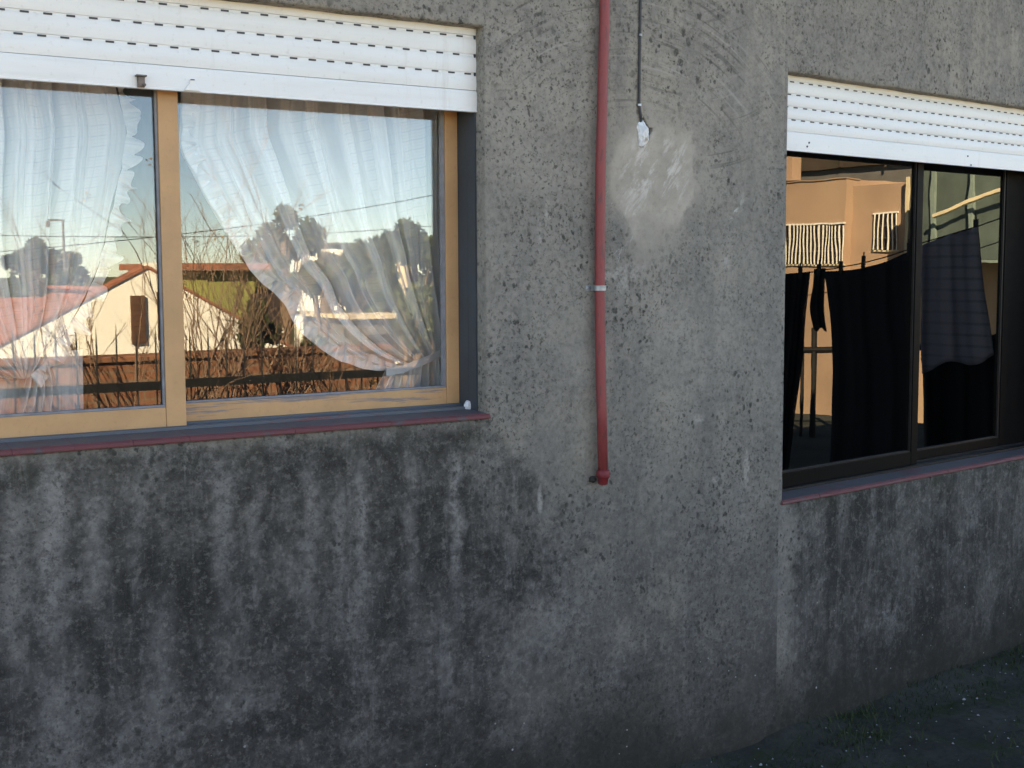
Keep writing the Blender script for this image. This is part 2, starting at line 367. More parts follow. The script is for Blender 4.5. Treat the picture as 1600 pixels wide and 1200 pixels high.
def gz(x, y):
    k = max(0, 1-abs(y)*.9)
    yw = 0 if x < XC else (x-XC)*math.tan(BE); dw = max(0, yw-y); ml = max(0, 1-dw/(.16+.08*noise.noise((x*2, 3, 1))))
    return ml*ml*(.028+.03*noise.noise((x*3.1, 1, 7))+.012*noise.noise((x*13, 1, 7)))+.010*noise.noise((x*1.7, y*1.7, 3))+.010*noise.noise((x*6, y*6, 1))+.006*noise.noise((x*19, y*19, 5))
mb = MB()
xs = [-5+.5*i for i in range(13)]+[1.5+.04*i for i in range(1, 125)]+[6.5+.4*i for i in range(1, 14)]
ys = [-7.6+.4*i for i in range(14)]+[-2.0+.04*i for i in range(0, 80)]
idx = {}
for j, y in enumerate(ys):
    for i, x in enumerate(xs):
        idx[i, j] = len(mb.v); mb.v.append((x, y, gz(x, y)))
for j in range(len(ys)-1):
    for i in range(len(xs)-1):
        mb.f.append((idx[i, j], idx[i+1, j], idx[i+1, j+1], idx[i, j+1])); mb.m.append(0)
x0, x1, y0, y1 = xs[0], xs[-1], ys[0], ys[-1]
mb.box(x0, x1, y0, y1, -3.02, -.12)
tag(mb.build('terrace', M['terrace'], smooth=True, fix=False), kind='structure')

# ------------------------------------------------------------------ the house
HZ = 3.9
house = tag(empty('house'), 'weathered grey cement house with two windows under white roller shutters', 'house')
def lines(a, b, step, extra):
    n = max(1, round((b-a)/step)); L = [a+(b-a)*i/n for i in range(n+1)]+extra
    L = sorted(L); out = [L[0]]
    for q in L[1:]:
        if q-out[-1] < .004:
            if q in extra: out[-1] = q
            continue
        out.append(q)
    # drop regular lines that crowd an exact one
    ex = set(extra)
    return [q for q in out if q in ex or all(abs(q-e) > step*.3 for e in ex) or q in (a, b)]
def facade(name, mat, xa, xb, win, hole, loc=(0, 0, 0), rz=0, amp=.0035, seed=0, step=.03):
    wx0, wx1, wz0, wz1 = win
    fx = [wx0, wx1]; fz = [wz0, wz1]
    if hole:
        hx, hz, ha, hb = hole
        fx += [hx+ha*1.3*(i/6-1) for i in range(13)]; fz += [hz+hb*1.3*(i/7-1) for i in range(15)]
    X_ = lines(xa, xb, step, fx); Z_ = lines(-.1, HZ, step, fz)
    def disp(x, z):
        k = min(1, (x-xa)/.06, (xb-x)/.06); k = max(0, k)
        return k*amp*(noise.noise((x*2.3+seed, 0, z*2.3))*1.0+.55*noise.noise((x*9+seed, 4, z*9))+.3*noise.noise((x*27, 8, z*27+seed)))
    mb = MB(); vid = {}
    def inside(x, z):
        if wx0 < x < wx1 and wz0 < z < wz1: return True
        if hole:
            a = math.atan2(z-hz, x-hx)
            return math.hypot((x-hx)/ha, (z-hz)/hb) < 1+.18*math.sin(3*a+1)+.1*math.sin(5*a)
        return False
    def V(i, j):
        if (i, j) not in vid:
            x, z = X_[i], Z_[j]; dx = dz = 0
            if abs(x-wx0) < 1e-6 or abs(x-wx1) < 1e-6: dx = .0022*noise.noise((z*14, 3, x))+.001*noise.noise((z*60, 3, x))
            if abs(z-wz0) < 1e-6 or abs(z-wz1) < 1e-6: dz = .0022*noise.noise((x*14, 7, z))+.001*noise.noise((x*60, 3, z))
            vid[i, j] = len(mb.v); mb.v.append((x+dx, disp(x, z), z+dz))
        return vid[i, j]
    keep = set()
    for i in range(len(X_)-1):
        for j in range(len(Z_)-1):
            if not inside((X_[i]+X_[i+1])/2, (Z_[j]+Z_[j+1])/2): keep.add((i, j))
    for (i, j) in keep:
        mb.f.append((V(i, j), V(i+1, j), V(i+1, j+1), V(i, j+1))); mb.m.append(0)
    deep = {}
    def D(k, di, dj):                                     # inner rim vertices: a small chip radius, then straight in
        i, j = k; x, y, z = mb.v[vid[k]]
        win_edge = not hole or math.hypot((x-hx)/ha, (z-hz)/hb) > 2.2
        r_ = .004 if win_edge else .002; dp = .24 if win_edge else .05
        key = (k, di, dj)
        if key not in deep:
            a = len(mb.v); mb.v.append((x+di*r_, y+r_*.8, z+dj*r_)); mb.v.append((x+di*r_*1.3, dp, z+dj*r_*1.3)); deep[key] = (a, a+1)
        return deep[key]
    nx, nz = len(X_)-1, len(Z_)-1
    for (i, j) in keep:
        for (di, dj, e) in ((1, 0, ((i+1, j), (i+1, j+1))), (-1, 0, ((i, j), (i, j+1))), (0, 1, ((i, j+1), (i+1, j+1))), (0, -1, ((i, j), (i+1, j)))):
            if 0 <= i+di < nx and 0 <= j+dj < nz and (i+di, j+dj) not in keep:
                a = D(e[0], di, dj); b = D(e[1], di, dj)
                mb.f.append((vid[e[0]], vid[e[1]], b[0], a[0])); mb.m.append(0)
                mb.f.append((a[0], b[0], b[1], a[1])); mb.m.append(0)
    if hole: mb.quad((hx-ha*1.4, .05, hz-hb*1.4), (hx+ha*1.4, .05, hz-hb*1.4), (hx+ha*1.4, .05, hz+hb*1.4), (hx-ha*1.4, .05, hz+hb*1.4), 1)
    # inner leaf
    for (a, b, c, d) in ((xa, wx0-.002, -.1, HZ), (wx1+.002, xb-.05, -.1, HZ), (wx0-.002, wx1+.002, -.1, wz0), (wx0-.002, wx1+.002, wz1, HZ)):
        mb.quad((a, .24, c), (b, .24, c), (b, .24, d), (a, .24, d), 2)
    o = mb.build(name, [mat, M['hole'], M['inner']], house, smooth=True, fix=True)
    o.location = loc; o.rotation_euler.z = rz
    return o
LW = (.17, 1.854, 1.176, 2.266); RW = (.0156, 1.95, .810, 2.2324)
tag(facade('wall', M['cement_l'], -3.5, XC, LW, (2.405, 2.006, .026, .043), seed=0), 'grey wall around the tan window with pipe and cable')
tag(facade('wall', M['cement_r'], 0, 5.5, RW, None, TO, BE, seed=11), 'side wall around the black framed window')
Cc = TO+TW*5.5; Dd = Cc+TN*6; Ee = Vector((-3.5, 6.5, 0)); Aa = Vector((-3.5, 0, 0))
def slabwall(a, b, th=.2, m='cement_l', z0=-3, z1=HZ-.002, name='wall'):
    d = (b-a).normalized(); n = Vector((-d.y, d.x, 0))*th; q = MB()
    q.prism([(a.x, a.y, z0), (b.x, b.y, z0), (b.x+n.x, b.y+n.y, z0), (a.x+n.x, a.y+n.y, z0)], (0, 0, z1-z0)); return q.build(name, [M[m]], house)
slabwall(Cc, Dd); slabwall(Dd, Ee); slabwall(Ee, Aa)
slabwall(Vector((2.45, .26, 0)), Vector((2.45, 6.2, 0)), .1, 'inner', 0, 3.6, 'partition')
q = MB(); q.prism([(p.x, p.y, HZ) for p in (Vector((-3.55, -.04, 0)), TO+Vector((0, -.04, 0)), Cc+TW*.05-TN*.04, Dd, Ee)], (0, 0, .14)); q.build('roof', M['roof'], house)
q = MB(); q.prism([(p.x, p.y, .02) for p in (Vector((-3.4, .25, 0)), TO+TN*.25, Cc+TN*.25-TW*.1, Dd, Ee)], (0, 0, .05)); q.build('floor', M['inner'], house)
q = MB(); q.prism([(p.x, p.y, 3.0) for p in (Vector((-3.4, .25, 0)), TO+TN*.25, Cc+TN*.25-TW*.1, Dd, Ee)], (0, 0, .05)); q.build('ceiling', M['inner'], house)

def window(loc, rz, win, dark, sx, zs, zt, label):
    """sx: (sash A left, stile, A right, B left, B inner stile right, B right stile left, B bead, B right) ; zs: rails ; zt: sill"""
    x0, x1, z0, z1 = win
    mf = M['black'] if dark else M['tan']; be = M['blackedge'] if dark else M['bead']
    fr = MB()                                             # outer frame: head, side channels, track
    fr.box(x0+.004, x1-.004, .088, .205, z1-.075, z1-.01)
    fr.box(x0+.0055, x0+.022, .09, .20, z0+.03, z1-.076)
    w_ = fr.build('window', M['black'] if dark else M['guide'], house, bevel=.0015); w_.location = loc; w_.rotation_euler.z = rz
    tag(w_, label)
    for xa, xb in ((x0+.0052, x0+.0105), (x1-.0105, x1-.0052)):
        q = MB(); q.box(xa, xb, .0465, .0875, z0+.016, z1-.011); q.box(xa if xa > 1 else xa, xb, .0885, .2, z0+.028, z1-.077)
        q.build('guide_channel', M['black'] if dark else M['guide'], w_)
    q = MB(); q.extrude([(.083, zt+.001), (.083, zt+.012), (.092, zt+.014), (.092, zt+.006), (.128, zt+.006), (.128, zt+.018), (.136, zt+.018), (.136, zt+.010), (.2, zt+.010), (.2, zt+.001)], x0+.0106, x1-.0106)
    q.build('track', M['blackedge'] if dark else M['track'], w_)
    aL, aS, aR, bL, bI, bS, bB, bR = sx; zA0, zA1, zB0, zB1 = zs; zt_ = z1-.08
    # front sash
    ya, yb = .100, .126
    q = MB(); q.box(aS, aR, ya, yb, zA0+.003, zt_); q.build('stile', mf, w_, bevel=.002)
    q = MB(); q.box(aL, aL+.05, ya, yb, zA0+.003, zt_); q.build('stile', mf, w_, bevel=.002)
    q = MB(); q.box(aL+.0505, aS-.0005, ya+.001, yb, zA0, zA1); q.build('rail', mf, w_, bevel=.002)
    q = MB(); q.box(aL+.0505, aS-.0005, ya+.001, yb, zt_-.05, zt_-.001); q.build('rail', mf, w_, bevel=.002)
    q = MB(); q.box(aL+.051, aS-.001, ya+.004, ya+.0125, zA1+.0005, zA1+.006); q.box(aS-.006, aS-.0008, ya+.004, ya+.0125, zA1+.0065, zt_-.051); q.build('glazing_bead', be, w_)
    gm = M['glass_dark'] if dark else M['glass']
    q = MB(); q.box(aL+.051, aS-.001, ya+.0135, ya+.0175, zA1+.0008, zt_-.0508); q.build('pane', gm, w_)
    # back sash
    ya, yb = .1400, .166
    q = MB(); q.box(bS, bR, ya, yb, zB0+.001, zt_); q.build('stile', mf, w_, bevel=.002)
    q = MB(); q.box(bL, bI, ya, yb, zB0+.001, zt_); q.build('stile', M['blackedge'] if dark else mf, w_, bevel=.002)
    q = MB(); q.box(bI+.0005, bS-.0005, ya+.001, yb, zB0, zB1); q.build('rail', mf if dark else M['tan_worn'], w_, bevel=.002)
    q = MB(); q.box(bI+.0005, bS-.0005, ya+.001, yb, zt_-.05, zt_-.001); q.build('rail', mf, w_, bevel=.002)
    q = MB(); q.box(bI+.001, bS-.001, ya+.004, ya+.0125, zB1+.0005, zB1+.006); q.box(bB, bS-.0008, ya+.004, ya+.0125, zB1+.0065, zt_-.051); q.build('glazing_bead', be, w_)
    q = MB(); q.box(bI+.001, bS-.001, ya+.0135, ya+.0175, zB1+.0008, zt_-.0508); q.build('pane', gm, w_)
    return w_
lwin = window((0, 0, 0), 0, LW, False, (.185, .971, 1.022, .985, 1.03, 1.802, 1.789, 1.843), (1.199, 1.258, 1.212, 1.260), 1.196, 'tan painted sliding window with net curtains')
rwin = window(TO, BE, RW, True, (.03, .925, .966, .952, 1.008, 1.642, 1.63, 1.935), (.836, .895, .846, .884), .832, 'black framed sliding window with tinted panes')

def sill(loc, rz, win, zb, step, label):
    x0, x1, z0, z1 = win
    base = MB(); base.box(x0+.0055, x1-.0055, .006, .235, z0+.0005, zb+.0035)
    b = base.build('sill', M['grout'], house); b.location = loc; b.rotation_euler.z = rz; tag(b, label)
    x = x0-.004; k = 0; xe = x1+.004
    while x < xe-.01:
        xx = min(xe, x+step)
        q = MB(); j = .001*rnd.uniform(-1, 1)
        yb = -.008+j; q.extrude([(yb, zb), (yb-.001, zb+.003), (yb+.001, zb+.0095), (yb+.006, zb+.0130), (.0005, zb+.0140), (.0005, zb)], x+.0002, xx-.0002)
        q.extrude([(.0012, zb+.004), (.0012, zb+.0145), (.081, zb+.0200), (.081, zb+.004)], max(x+.0002, x0+.0056), min(xx-.0002, x1-.0056), 1)
        q.build('tile', [M['redsill'], M['redsill_top']], b, bevel=.0006)
        x = xx; k += 1
    return b
sill((0, 0, 0), 0, LW, 1.181, .138, 'worn red tiled sill under the tan window')
sill(TO, BE, RW, .8165, .20, 'red tiled sill under the black framed window')

def shutter(loc, rz, win, seams, bottom, pitch, label, seed):
    x0, x1, z0, z1 = win; rr = random.Random(seed)
    xa, xb = x0+.0115, x1-.0012
    s_ = empty('roller_shutter', loc, rz, house); tag(s_, label)
    zs = [seams[0]+(seams[0]-seams[1])]+list(seams)
    for k in range(len(zs)-1):
        a, b = zs[k], zs[k+1]+.0006; h = a-b; y = .0455; q = MB()
        n = 9; pr = []
        for i in range(n+1):
            t = i/n; bul = .0026*math.sin(math.pi*min(1, max(0, (t-.17)/.83)))
            yy = y+.0010-bul if t > .17 else y+.0030
            if .46 < t < .52: yy += .0006
            pr.append((yy, a-h*t))
        pr += [(y+.0125, b), (y+.0125, a)]
        e0, e1 = rr.uniform(-.0012, .0012), rr.uniform(-.0022, .0006)
        q.extrude(pr, xa, xb+e1)
        x = xa+rr.uniform(.01, pitch)
        while x < xb-.03:
            q.box(x, x+.0195, y+.0008, y+.004, a-h*.135, a-h*.045, 1); x += pitch
        o = q.build('slat', [M['shutter'], M['slot']], s_)
        o.rotation_euler.y = rr.uniform(-.0003, .0003)
    a, b = seams[-1]-.0005, bottom; y = .0445
    q = MB(); q.extrude([(y+.002, a), (y-.0008, a-.006), (y-.0018, a-.02), (y-.0018, b+.012), (y-.0008, b+.004), (y-.004, b+.003), (y-.004, b), (y+.014, b), (y+.014, a)], xa, xb-.0005)
    q.build('bottom_bar', M['shutter'], s_)
    return s_
lsh = shutter((0, 0, 0), 0, LW, [2.2435, 2.1935, 2.1425, 2.0935], 2.0345, .0515, 'white roller shutter half raised over the tan window', 3)
rsh = shutter(TO, BE, RW, [2.2125, 2.1710, 2.1300, 2.0895, 2.0475], 1.9845, .050, 'white roller shutter half raised over the black framed window', 5)
# latch stub and chipped notch on the near shutter, rubber stops on the other
q = MB(); q.box(.905, .921, .030, .0425, 2.036, 2.060); q.box(.900, .925, .026, .0424, 2.0605, 2.0645); q.tube([(.918, .0295, 2.041), (.918, .024, 2.041)], .004)
q.build('latch', [plain('rusty_latch', (.19, .15, .13), .7, .4, 60, .4, .3, .3, (.05, .03, .03), 40)], lsh, bevel=.001)
q = MB(); q.prism([(1.018, .0421, 2.0365), (1.058, .0421, 2.0365), (1.0445, .0421, 2.053), (1.0425, .0421, 2.062), (1.0335, .0421, 2.062), (1.0315, .0421, 2.053)], (0, -.008, 0)); q.box(1.032, 1.044, .0325, .0339, 2.0605, 2.0645, 1)
q.build('stop_tab', [M['shutter'], M['guide']], lsh, bevel=.0008)
for u, v in ((1261, 229), (1264, 223), (1512, 244), (1517, 258)):
    p = on_right(u, v, .0425); q = MB(); q.tube([(p.x, .0426, p.z), (p.x, .0405, p.z)], .0032, 8); q.build('screw', M['slot'], rsh)
# sealant blob in the corner of the near sill
def blob(name, c, r, mat, parent, seed, sub=3, amp=.35, sq=(1, 1, 1), fr=60):
    bm = bmesh.new(); bmesh.ops.create_icosphere(bm, subdivisions=sub, radius=1)
    for v in bm.verts:
        d = v.co.normalized(); k = 1+amp*noise.noise((d*1.7+Vector((seed, seed*2.3, 1))))+amp*.5*noise.noise(d*4+Vector((seed, 1, 3)))
        v.co = Vector((d.x*r*sq[0]*k, d.y*r*sq[1]*k, d.z*r*sq[2]*k))+Vector(c)
    me = bpy.data.meshes.new(name); bm.to_mesh(me); bm.free(); me.materials.append(mat)
    for p in me.polygons: p.use_smooth = True
    o = bpy.data.objects.new(name, me); COL.objects.link(o); o.parent = parent; return o
p = on_left(732, 634, .12)
blob('sealant_blob', (1.838, .085, 1.211), .0105, M['plaster'], house, 4, sq=(1, .9, 1.35))
blob('plaster_lump', (2.398, .002, 2.000), .0200, M['plaster'], house, 9, 4, .45, (1.0, .9, 1.65))
# dark lump added in place of the hole left of the pipe's foot
blob('gouge_lump', (2.214, -.004, .975), .012, M['hole'], house, 2, 3, .4, (1, .7, .8))

# ------------------------------------------------------------------ red conduit and grey cable on the wall
pipe = tag(empty('conduit_pipe', (2.2375, -.024, .97)), 'red painted conduit pipe running down the grey wall, held by one strap', 'pipe')
def W(o, pts): return [(Vector(p)-o.location) for p in pts]
pz = [(3.8, 2.250), (2.9, 2.247), (2.37, 2.2415), (2.15, 2.235), (1.9, 2.2275), (1.7, 2.2250), (1.543, 2.2250), (1.4, 2.2262), (1.2, 2.2320), (1.0, 2.2385)]
q = MB(); q.tube(W(pipe, [(x, -.024, z) for z, x in pz]), .0150, 20); q.build('pipe', M['redpipe'], pipe, smooth=True)
q = MB(); q.tube(W(pipe, [(2.2385, -.024, 1.004), (2.2385, -.024, .998), (2.2385, -.024, .985), (2.2382, -.024, .979), (2.2380, -.024, .9785), (2.238, -.024, .962), (2.2378, -.024, .959)]), [.0175, .0205, .0205, .0180, .0155, .0145, .009], 20); q.build('end_fitting', M['darkred'], pipe, smooth=True)
q = MB(); n = 14; pr = []
zc = 1.543
arc = [(2.2250+.0175*math.cos(a), -.024-.0175*math.sin(a)) for a in [math.pi*i/n for i in range(n+1)]]
path = [(2.258, -.0015)]+[(2.2432, -.0015)]+arc+[(2.2068, -.0015), (2.190, -.0015)]
for i in range(len(path)-1):
    (xa, ya), (xb, yb) = path[i], path[i+1]
    n_ = Vector((ya-yb, xb-xa, 0)).normalized()*.0016
    if n_.y > 0: n_ = -n_
    q.prism(W(pipe, [(xa, ya, zc-.0075), (xb, yb, zc-.0075), (xb, yb, zc+.0075), (xa, ya, zc+.0075)]), n_)
cl = q.build('strap', M['zinc'], pipe)
for x in (2.197, 2.252):
    q = MB(); q.tube(W(pipe, [(x, -.0028, zc), (x, -.0050, zc), (x, -.0062, zc)]), [.0052, .0048, .002], 10); q.build('screw', M['zinc'], cl)
cab = tag(empty('cable', (2.40, -.006, 2.02)), 'thin grey cable clipped to the wall, ending in a plastered hole', 'cable')
cp = [(2.372+.004*noise.noise((z*2, 1, 4))+(.003 if z > 2.3 else .0), -.0062, z) for z in [3.8-.1*i for i in range(14)]]+[(2.386, -.0062, 2.42), (2.3845, -.0062, 2.36), (2.3838, -.0062, 2.29), (2.3825, -.0062, 2.20), (2.3818, -.0062, 2.12), (2.3815, -.0066, 2.082), (2.3845, -.008, 2.062), (2.390, -.006, 2.045), (2.394, .004, 2.033), (2.397, .02, 2.02)]
q = MB(); q.tube(W(cab, cp), .0042, 10); q.build('wire', M['cable'], cab, smooth=True)
for x, z in ((2.3838, 2.287), (2.3816, 2.083), (2.372, 2.75)):
    q = MB(); n = 8; ar = [(x+.0058*math.cos(math.pi*i/n), -.0062-.0058*math.sin(math.pi*i/n)) for i in range(n+1)]
    ar = [(x+.0058, 0)]+ar+[(x-.0058, 0)]
    for i in range(len(ar)-1):
        (xa, ya), (xb, yb) = ar[i], ar[i+1]; q.prism(W(cab, [(xa, ya, z-.003), (xb, yb, z-.003), (xb, yb, z+.003), (xa, ya, z+.003)]), (0, -.0012, 0))
    q.tube(W(cab, [(x+.0075, 0, z), (x+.0075, -.005, z)]), .0024, 8)
    q.build('clip', M['plaster'] if z < 2.2 else M['zinc'], cab)

# ------------------------------------------------------------------ net curtains
def sheer(name, base, streak):
    g = G(name); g.nt.nodes.remove(g.b); UV = g.uv(); U, V_, _ = g.xyz(UV)
    pl = g.noise(g.vec(g.mul(U, 22), g.mul(V_, .8), 0.0), 1.0, 4, .6); pl2 = g.noise(g.vec(g.mul(U, 130), g.mul(V_, 2), 4.0), 1.0, 3, .6)
    def grid(x, n, w_):
        f = g.m('FRACT', g.mul(x, n)); return g.ss(g.m('ABSOLUTE', g.sub(f, .5)), .5-w_, .5)
    gr = g.mx(g.mul(grid(V_, 34, .10), .7), g.mul(grid(U, 40, .10), .5)); gr = g.mx(gr, g.mul(grid(V_, 102, .2), .3))
    al = g.add(g.add(base, g.mul(g.ss(pl, .35, .65), streak)), g.mul(g.sub(pl2, .5), .15)); al = g.m('ADD', al, g.mul(gr, .12), clamp=True)
    col = g.mix(g.mul(gr, .6), (.90, .90, .90), (.58, .62, .68))
    df = g.n('ShaderNodeBsdfDiffuse'); g.put(df.inputs[0], col); tl = g.n('ShaderNodeBsdfTranslucent'); g.put(tl.inputs[0], col)
    a = g.n('ShaderNodeMixShader'); a.inputs[0].default_value = .12; g.put(a.inputs[1], df.outputs[0]); g.put(a.inputs[2], tl.outputs[0])
    tr = g.n('ShaderNodeBsdfTransparent'); b = g.n('ShaderNodeMixShader'); g.put(b.inputs[0], al); g.put(b.inputs[1], tr.outputs[0]); g.put(b.inputs[2], a.outputs[0])
    g.nt.links.new(b.outputs[0], g.out.inputs[0]); return g.mat
M['net'] = sheer('net_curtain', .74, .40); M['frill'] = sheer('net_frill', .97, .10)
YC = .30
def curve(pts, t):                                        # smooth polyline through (t, value...) rows
    for a, b in zip(pts, pts[1:]):
        if t <= b[0]:
            k = (t-a[0])/(b[0]-a[0]); return [p+(q_-p)*k for p, q_ in zip(a[1:], b[1:])]
    return list(pts[-1][1:])
def surf(name, fn, nu, nv, mat, parent):
    vs_ = []; uvs = []
    for j in range(nv+1):
        for i in range(nu+1):
            vs_.append(tuple(fn(i/nu, j/nv))); uvs.append((i/nu, j/nv))
    fs = [(j*(nu+1)+i, j*(nu+1)+i+1, (j+1)*(nu+1)+i+1, (j+1)*(nu+1)+i) for j in range(nv) for i in range(nu)]
    me = bpy.data.meshes.new(name); me.from_pydata(vs_, [], fs); me.materials.append(mat)
    ul = me.uv_layers.new(name='UVMap')
    for p in me.polygons:
        p.use_smooth = True
        for li in p.loop_indices: ul.data[li].uv = uvs[me.loops[li].vertex_index]
    o = bpy.data.objects.new(name, me); COL.objects.link(o); o.parent = parent; return o
def catmull(P, n):
    P = [P[0]]+P+[P[-1]]; out = []
    for i in range(1, len(P)-2):
        for k in range(n):
            t = k/n; a, b, c, d = P[i-1], P[i], P[i+1], P[i+2]
            out.append(tuple(.5*((2*b[q])+(-a[q]+c[q])*t+(2*a[q]-5*b[q]+4*c[q]-d[q])*t*t+(-a[q]+3*b[q]-3*c[q]+d[q])*t**3) for q in range(2)))
    out.append(P[-2]); return out
def resample(pts, n):
    L = [0]
    for a, b in zip(pts, pts[1:]): L.append(L[-1]+math.hypot(b[0]-a[0], b[1]-a[1]))
    out = []; k = 0
    for i in range(n+1):
        s = L[-1]*i/n
        while k < len(L)-2 and L[k+1] < s: k += 1
        t = (s-L[k])/max(1e-9, L[k+1]-L[k]); out.append((pts[k][0]+(pts[k+1][0]-pts[k][0])*t, pts[k][1]+(pts[k+1][1]-pts[k][1])*t))
    return out
def wallpts(px): return [(on_left(u, v, YC).x, on_left(u, v, YC).z) for u, v in px]
def drape(name, label, free, fixed, folds, seed, tailfn, ruf):
    root = tag(empty(name, (0, YC, 0)), label, 'curtain', 'net curtains behind the tan window')
    N = 60; A = resample(catmull(wallpts(free), 8), N); B = resample(catmull(wallpts(fixed), 8), N)
    rr = random.Random(seed); ph = [rr.uniform(0, 6.28) for _ in range(6)]
    def fold(s, t):
        q = s+.012*math.sin(9*t+ph[5])
        return .55*math.sin(folds*6.283*q+1.3*math.sin(6.283*2.2*q+ph[0])+ph[1])+.3*math.sin(folds*1.9*6.283*q+ph[2]+1.1*math.sin(5*q+ph[3]))+.15*math.sin(folds*4.1*6.283*q+ph[4])
    def fn(s, t):
        k = t*N; i = min(N-1, int(k)); f = k-i
        ax, az = A[i][0]+(A[i+1][0]-A[i][0])*f, A[i][1]+(A[i+1][1]-A[i][1])*f
        bx, bz = B[i][0]+(B[i+1][0]-B[i][0])*f, B[i][1]+(B[i+1][1]-B[i][1])*f
        w_ = math.hypot(bx-ax, bz-az); e = s**.92
        sag = 0
        amp = min(.045, .018+.04*w_)
        return (ax+(bx-ax)*e+.009*fold(s*1.0+.21, t)*min(1, w_*2), amp*fold(s, t)*min(1, 6*s+.15), az+(bz-az)*e+sag)
    surf('drape', fn, 260, 70, M['net'], root)
    # frill sewn along the free edge
    def fr(s, t):
        k = t*N; i = min(N-1, int(k)); f = k-i
        x, z = A[i][0]+(A[i+1][0]-A[i][0])*f, A[i][1]+(A[i+1][1]-A[i][1])*f
        j0, j1 = max(0, i-1), min(N, i+2); tx, tz = A[j1][0]-A[j0][0], A[j1][1]-A[j0][1]; L = math.hypot(tx, tz) or 1; nx, nz = tz/L, -tx/L
        if ruf < 0: nx, nz = -nx, -nz
        wd = abs(ruf)*(.85+.25*math.sin(t*61+ph[0])+.15*math.sin(t*113+ph[1]))
        o_ = (s-.12)*wd
        return (x+nx*o_+.007*math.sin(t*150+2*s+ph[2])*s, -.012+.016*s*math.sin(t*175+ph[3]+1.5*math.sin(t*31)), z+nz*o_+.006*math.sin(t*130+ph[4])*s)
    surf('frill', fr, 6, 420, M['frill'], root)
    tailfn(root, ph); return root
def tail_r(root, ph):
    top = [on_left(612, 574, YC), on_left(690, 548, YC)]; bot = [on_left(578, 640, YC), on_left(705, 640, YC)]
    def fn(s, t):
        a = top[0].lerp(bot[0], t**.7); b = top[1].lerp(bot[1], t); p = a.lerp(b, s)
        return (p.x, .005+.02*math.sin(40*s+ph[0])+.008*math.sin(97*s+ph[1]), p.z)
    surf('tail', fn, 120, 12, M['frill'], root)
    P = [on_left(u, v, YC-.05) for u, v in ((603, 582), (628, 577), (655, 567), (680, 556), (702, 543))]
    q = MB()
    for a, b in zip(P, P[1:]):
        q.prism([(a.x, a.y-YC, a.z-.011), (b.x, b.y-YC, b.z-.011), (b.x, b.y-YC, b.z+.011), (a.x, a.y-YC, a.z+.011)], (0, -.003, 0))
    q.build('tieback', M['frill'], root)
drape('net_curtain', 'white net curtain with frilled edge tied back to the right behind the tan window',
      [(286, 100), (285, 190), (285, 232), (303, 268), (322, 305), (345, 345), (366, 382), (402, 435), (440, 468), (462, 508), (510, 550), (560, 572), (614, 578)],
      [(706, 60), (705, 130), (704, 200), (704, 300), (703, 400), (702, 470), (700, 520), (698, 540), (696, 546)], 9, 4, tail_r, -.042)
def tail_l(root, ph):
    top = [on_left(-60, 560, YC), on_left(139, 548, YC)]; bot = [on_left(-80, 660, YC), on_left(141, 660, YC)]
    def fn(s, t):
        p = top[0].lerp(bot[0], t).lerp(top[1].lerp(bot[1], t), s)
        return (p.x, .06+.006*math.sin(30*s+ph[0]), p.z)
    surf('tail', fn, 60, 10, M['net'], root)
    def fn2(s, t):
        a = on_left(40, 590, YC).lerp(on_left(20, 655, YC), t); b = on_left(78, 562, YC).lerp(on_left(118-30*t, 655, YC), t); p = a.lerp(b, s)
        return (p.x, .01+.022*math.sin(30*s+ph[1]+2*t), p.z)
    surf('tail', fn2, 60, 12, M['frill'], root)
drape('net_curtain', 'white net curtain with frilled edge swept left in the left sash of the tan window',
      [(178, 80), (186, 150), (197, 200), (192, 250), (180, 310), (166, 370), (155, 415), (132, 470), (105, 515), (75, 560), (48, 588)],
      [(-330, 60), (-330, 150), (-330, 250), (-325, 350), (-310, 440), (-260, 520), (-150, 570), (-20, 592), (20, 596)], 10, 12, tail_l, -.040)

# ------------------------------------------------------------------ what stands across the terrace (the panes mirror it)
def leafmat(name, a, b):
    g = G(name); k = g.n('ShaderNodeObjectInfo'); n_ = g.noise(scale=1.7, detail=4); c = g.mix(g.ss(n_, .35, .65), a, b)
    f = g.noise(scale=9, detail=3); c = g.mix(g.ss(f, .5, .7, 0, .5), c, tuple(x*.5 for x in a)); return g.fin(c, .75, None, .2)
M['leaf_dark'] = leafmat('leaf_dark', (.030, .042, .016), (.062, .075, .028)); M['leaf_mid'] = leafmat('leaf_mid', (.05, .065, .025), (.10, .11, .05)); M['leaf_dry'] = leafmat('leaf_dry', (.14, .085, .04), (.24, .15, .06))
M['bark'] = plain('bark', (.16, .11, .08), .9, .35, 14, .5); M['twig'] = plain('twig', (.17, .11, .08), .9, .3, 10, .3)
M['white'] = plain('lime_wash', (.84, .82, .77), .85, .04, 3, .2, .2, 0, (.70, .66, .58), 1.5)
M['rooftile'] = plain('red_roof_tile', (.30, .12, .08), .85, .3, 5, .5, .2, 0, (.14, .07, .05), 2)
M['shut_brown'] = plain('brown_shutter', (.10, .05, .032), .6)
M['green'] = plain('green_wash', (.26, .27, .09), .85, .12, 3); M['cream'] = plain('cream_wall', (.62, .52, .36), .85, .1, 3); M['grey'] = plain('grey_wall', (.13, .125, .12), .85, .15, 2)
M['orange'] = plain('orange_wash', (.39, .265, .190), .85, .14, .8, .2, .2, 0, (.31, .255, .165), .35)
M['teal'] = plain('shaded_teal_cladding', (.075, .10, .09), .6, .2, 2); M['teal_l'] = plain('teal_post', (.17, .22, .20), .6)  # cladding's shade is put into its dark teal colour; posts lighter
M['whitebar'] = plain('white_bar', (.78, .75, .70), .6); M['darkgap'] = plain('dark_opening', (.035, .026, .026), .7); M['iron'] = plain('black_iron', (.012, .012, .012), .5)
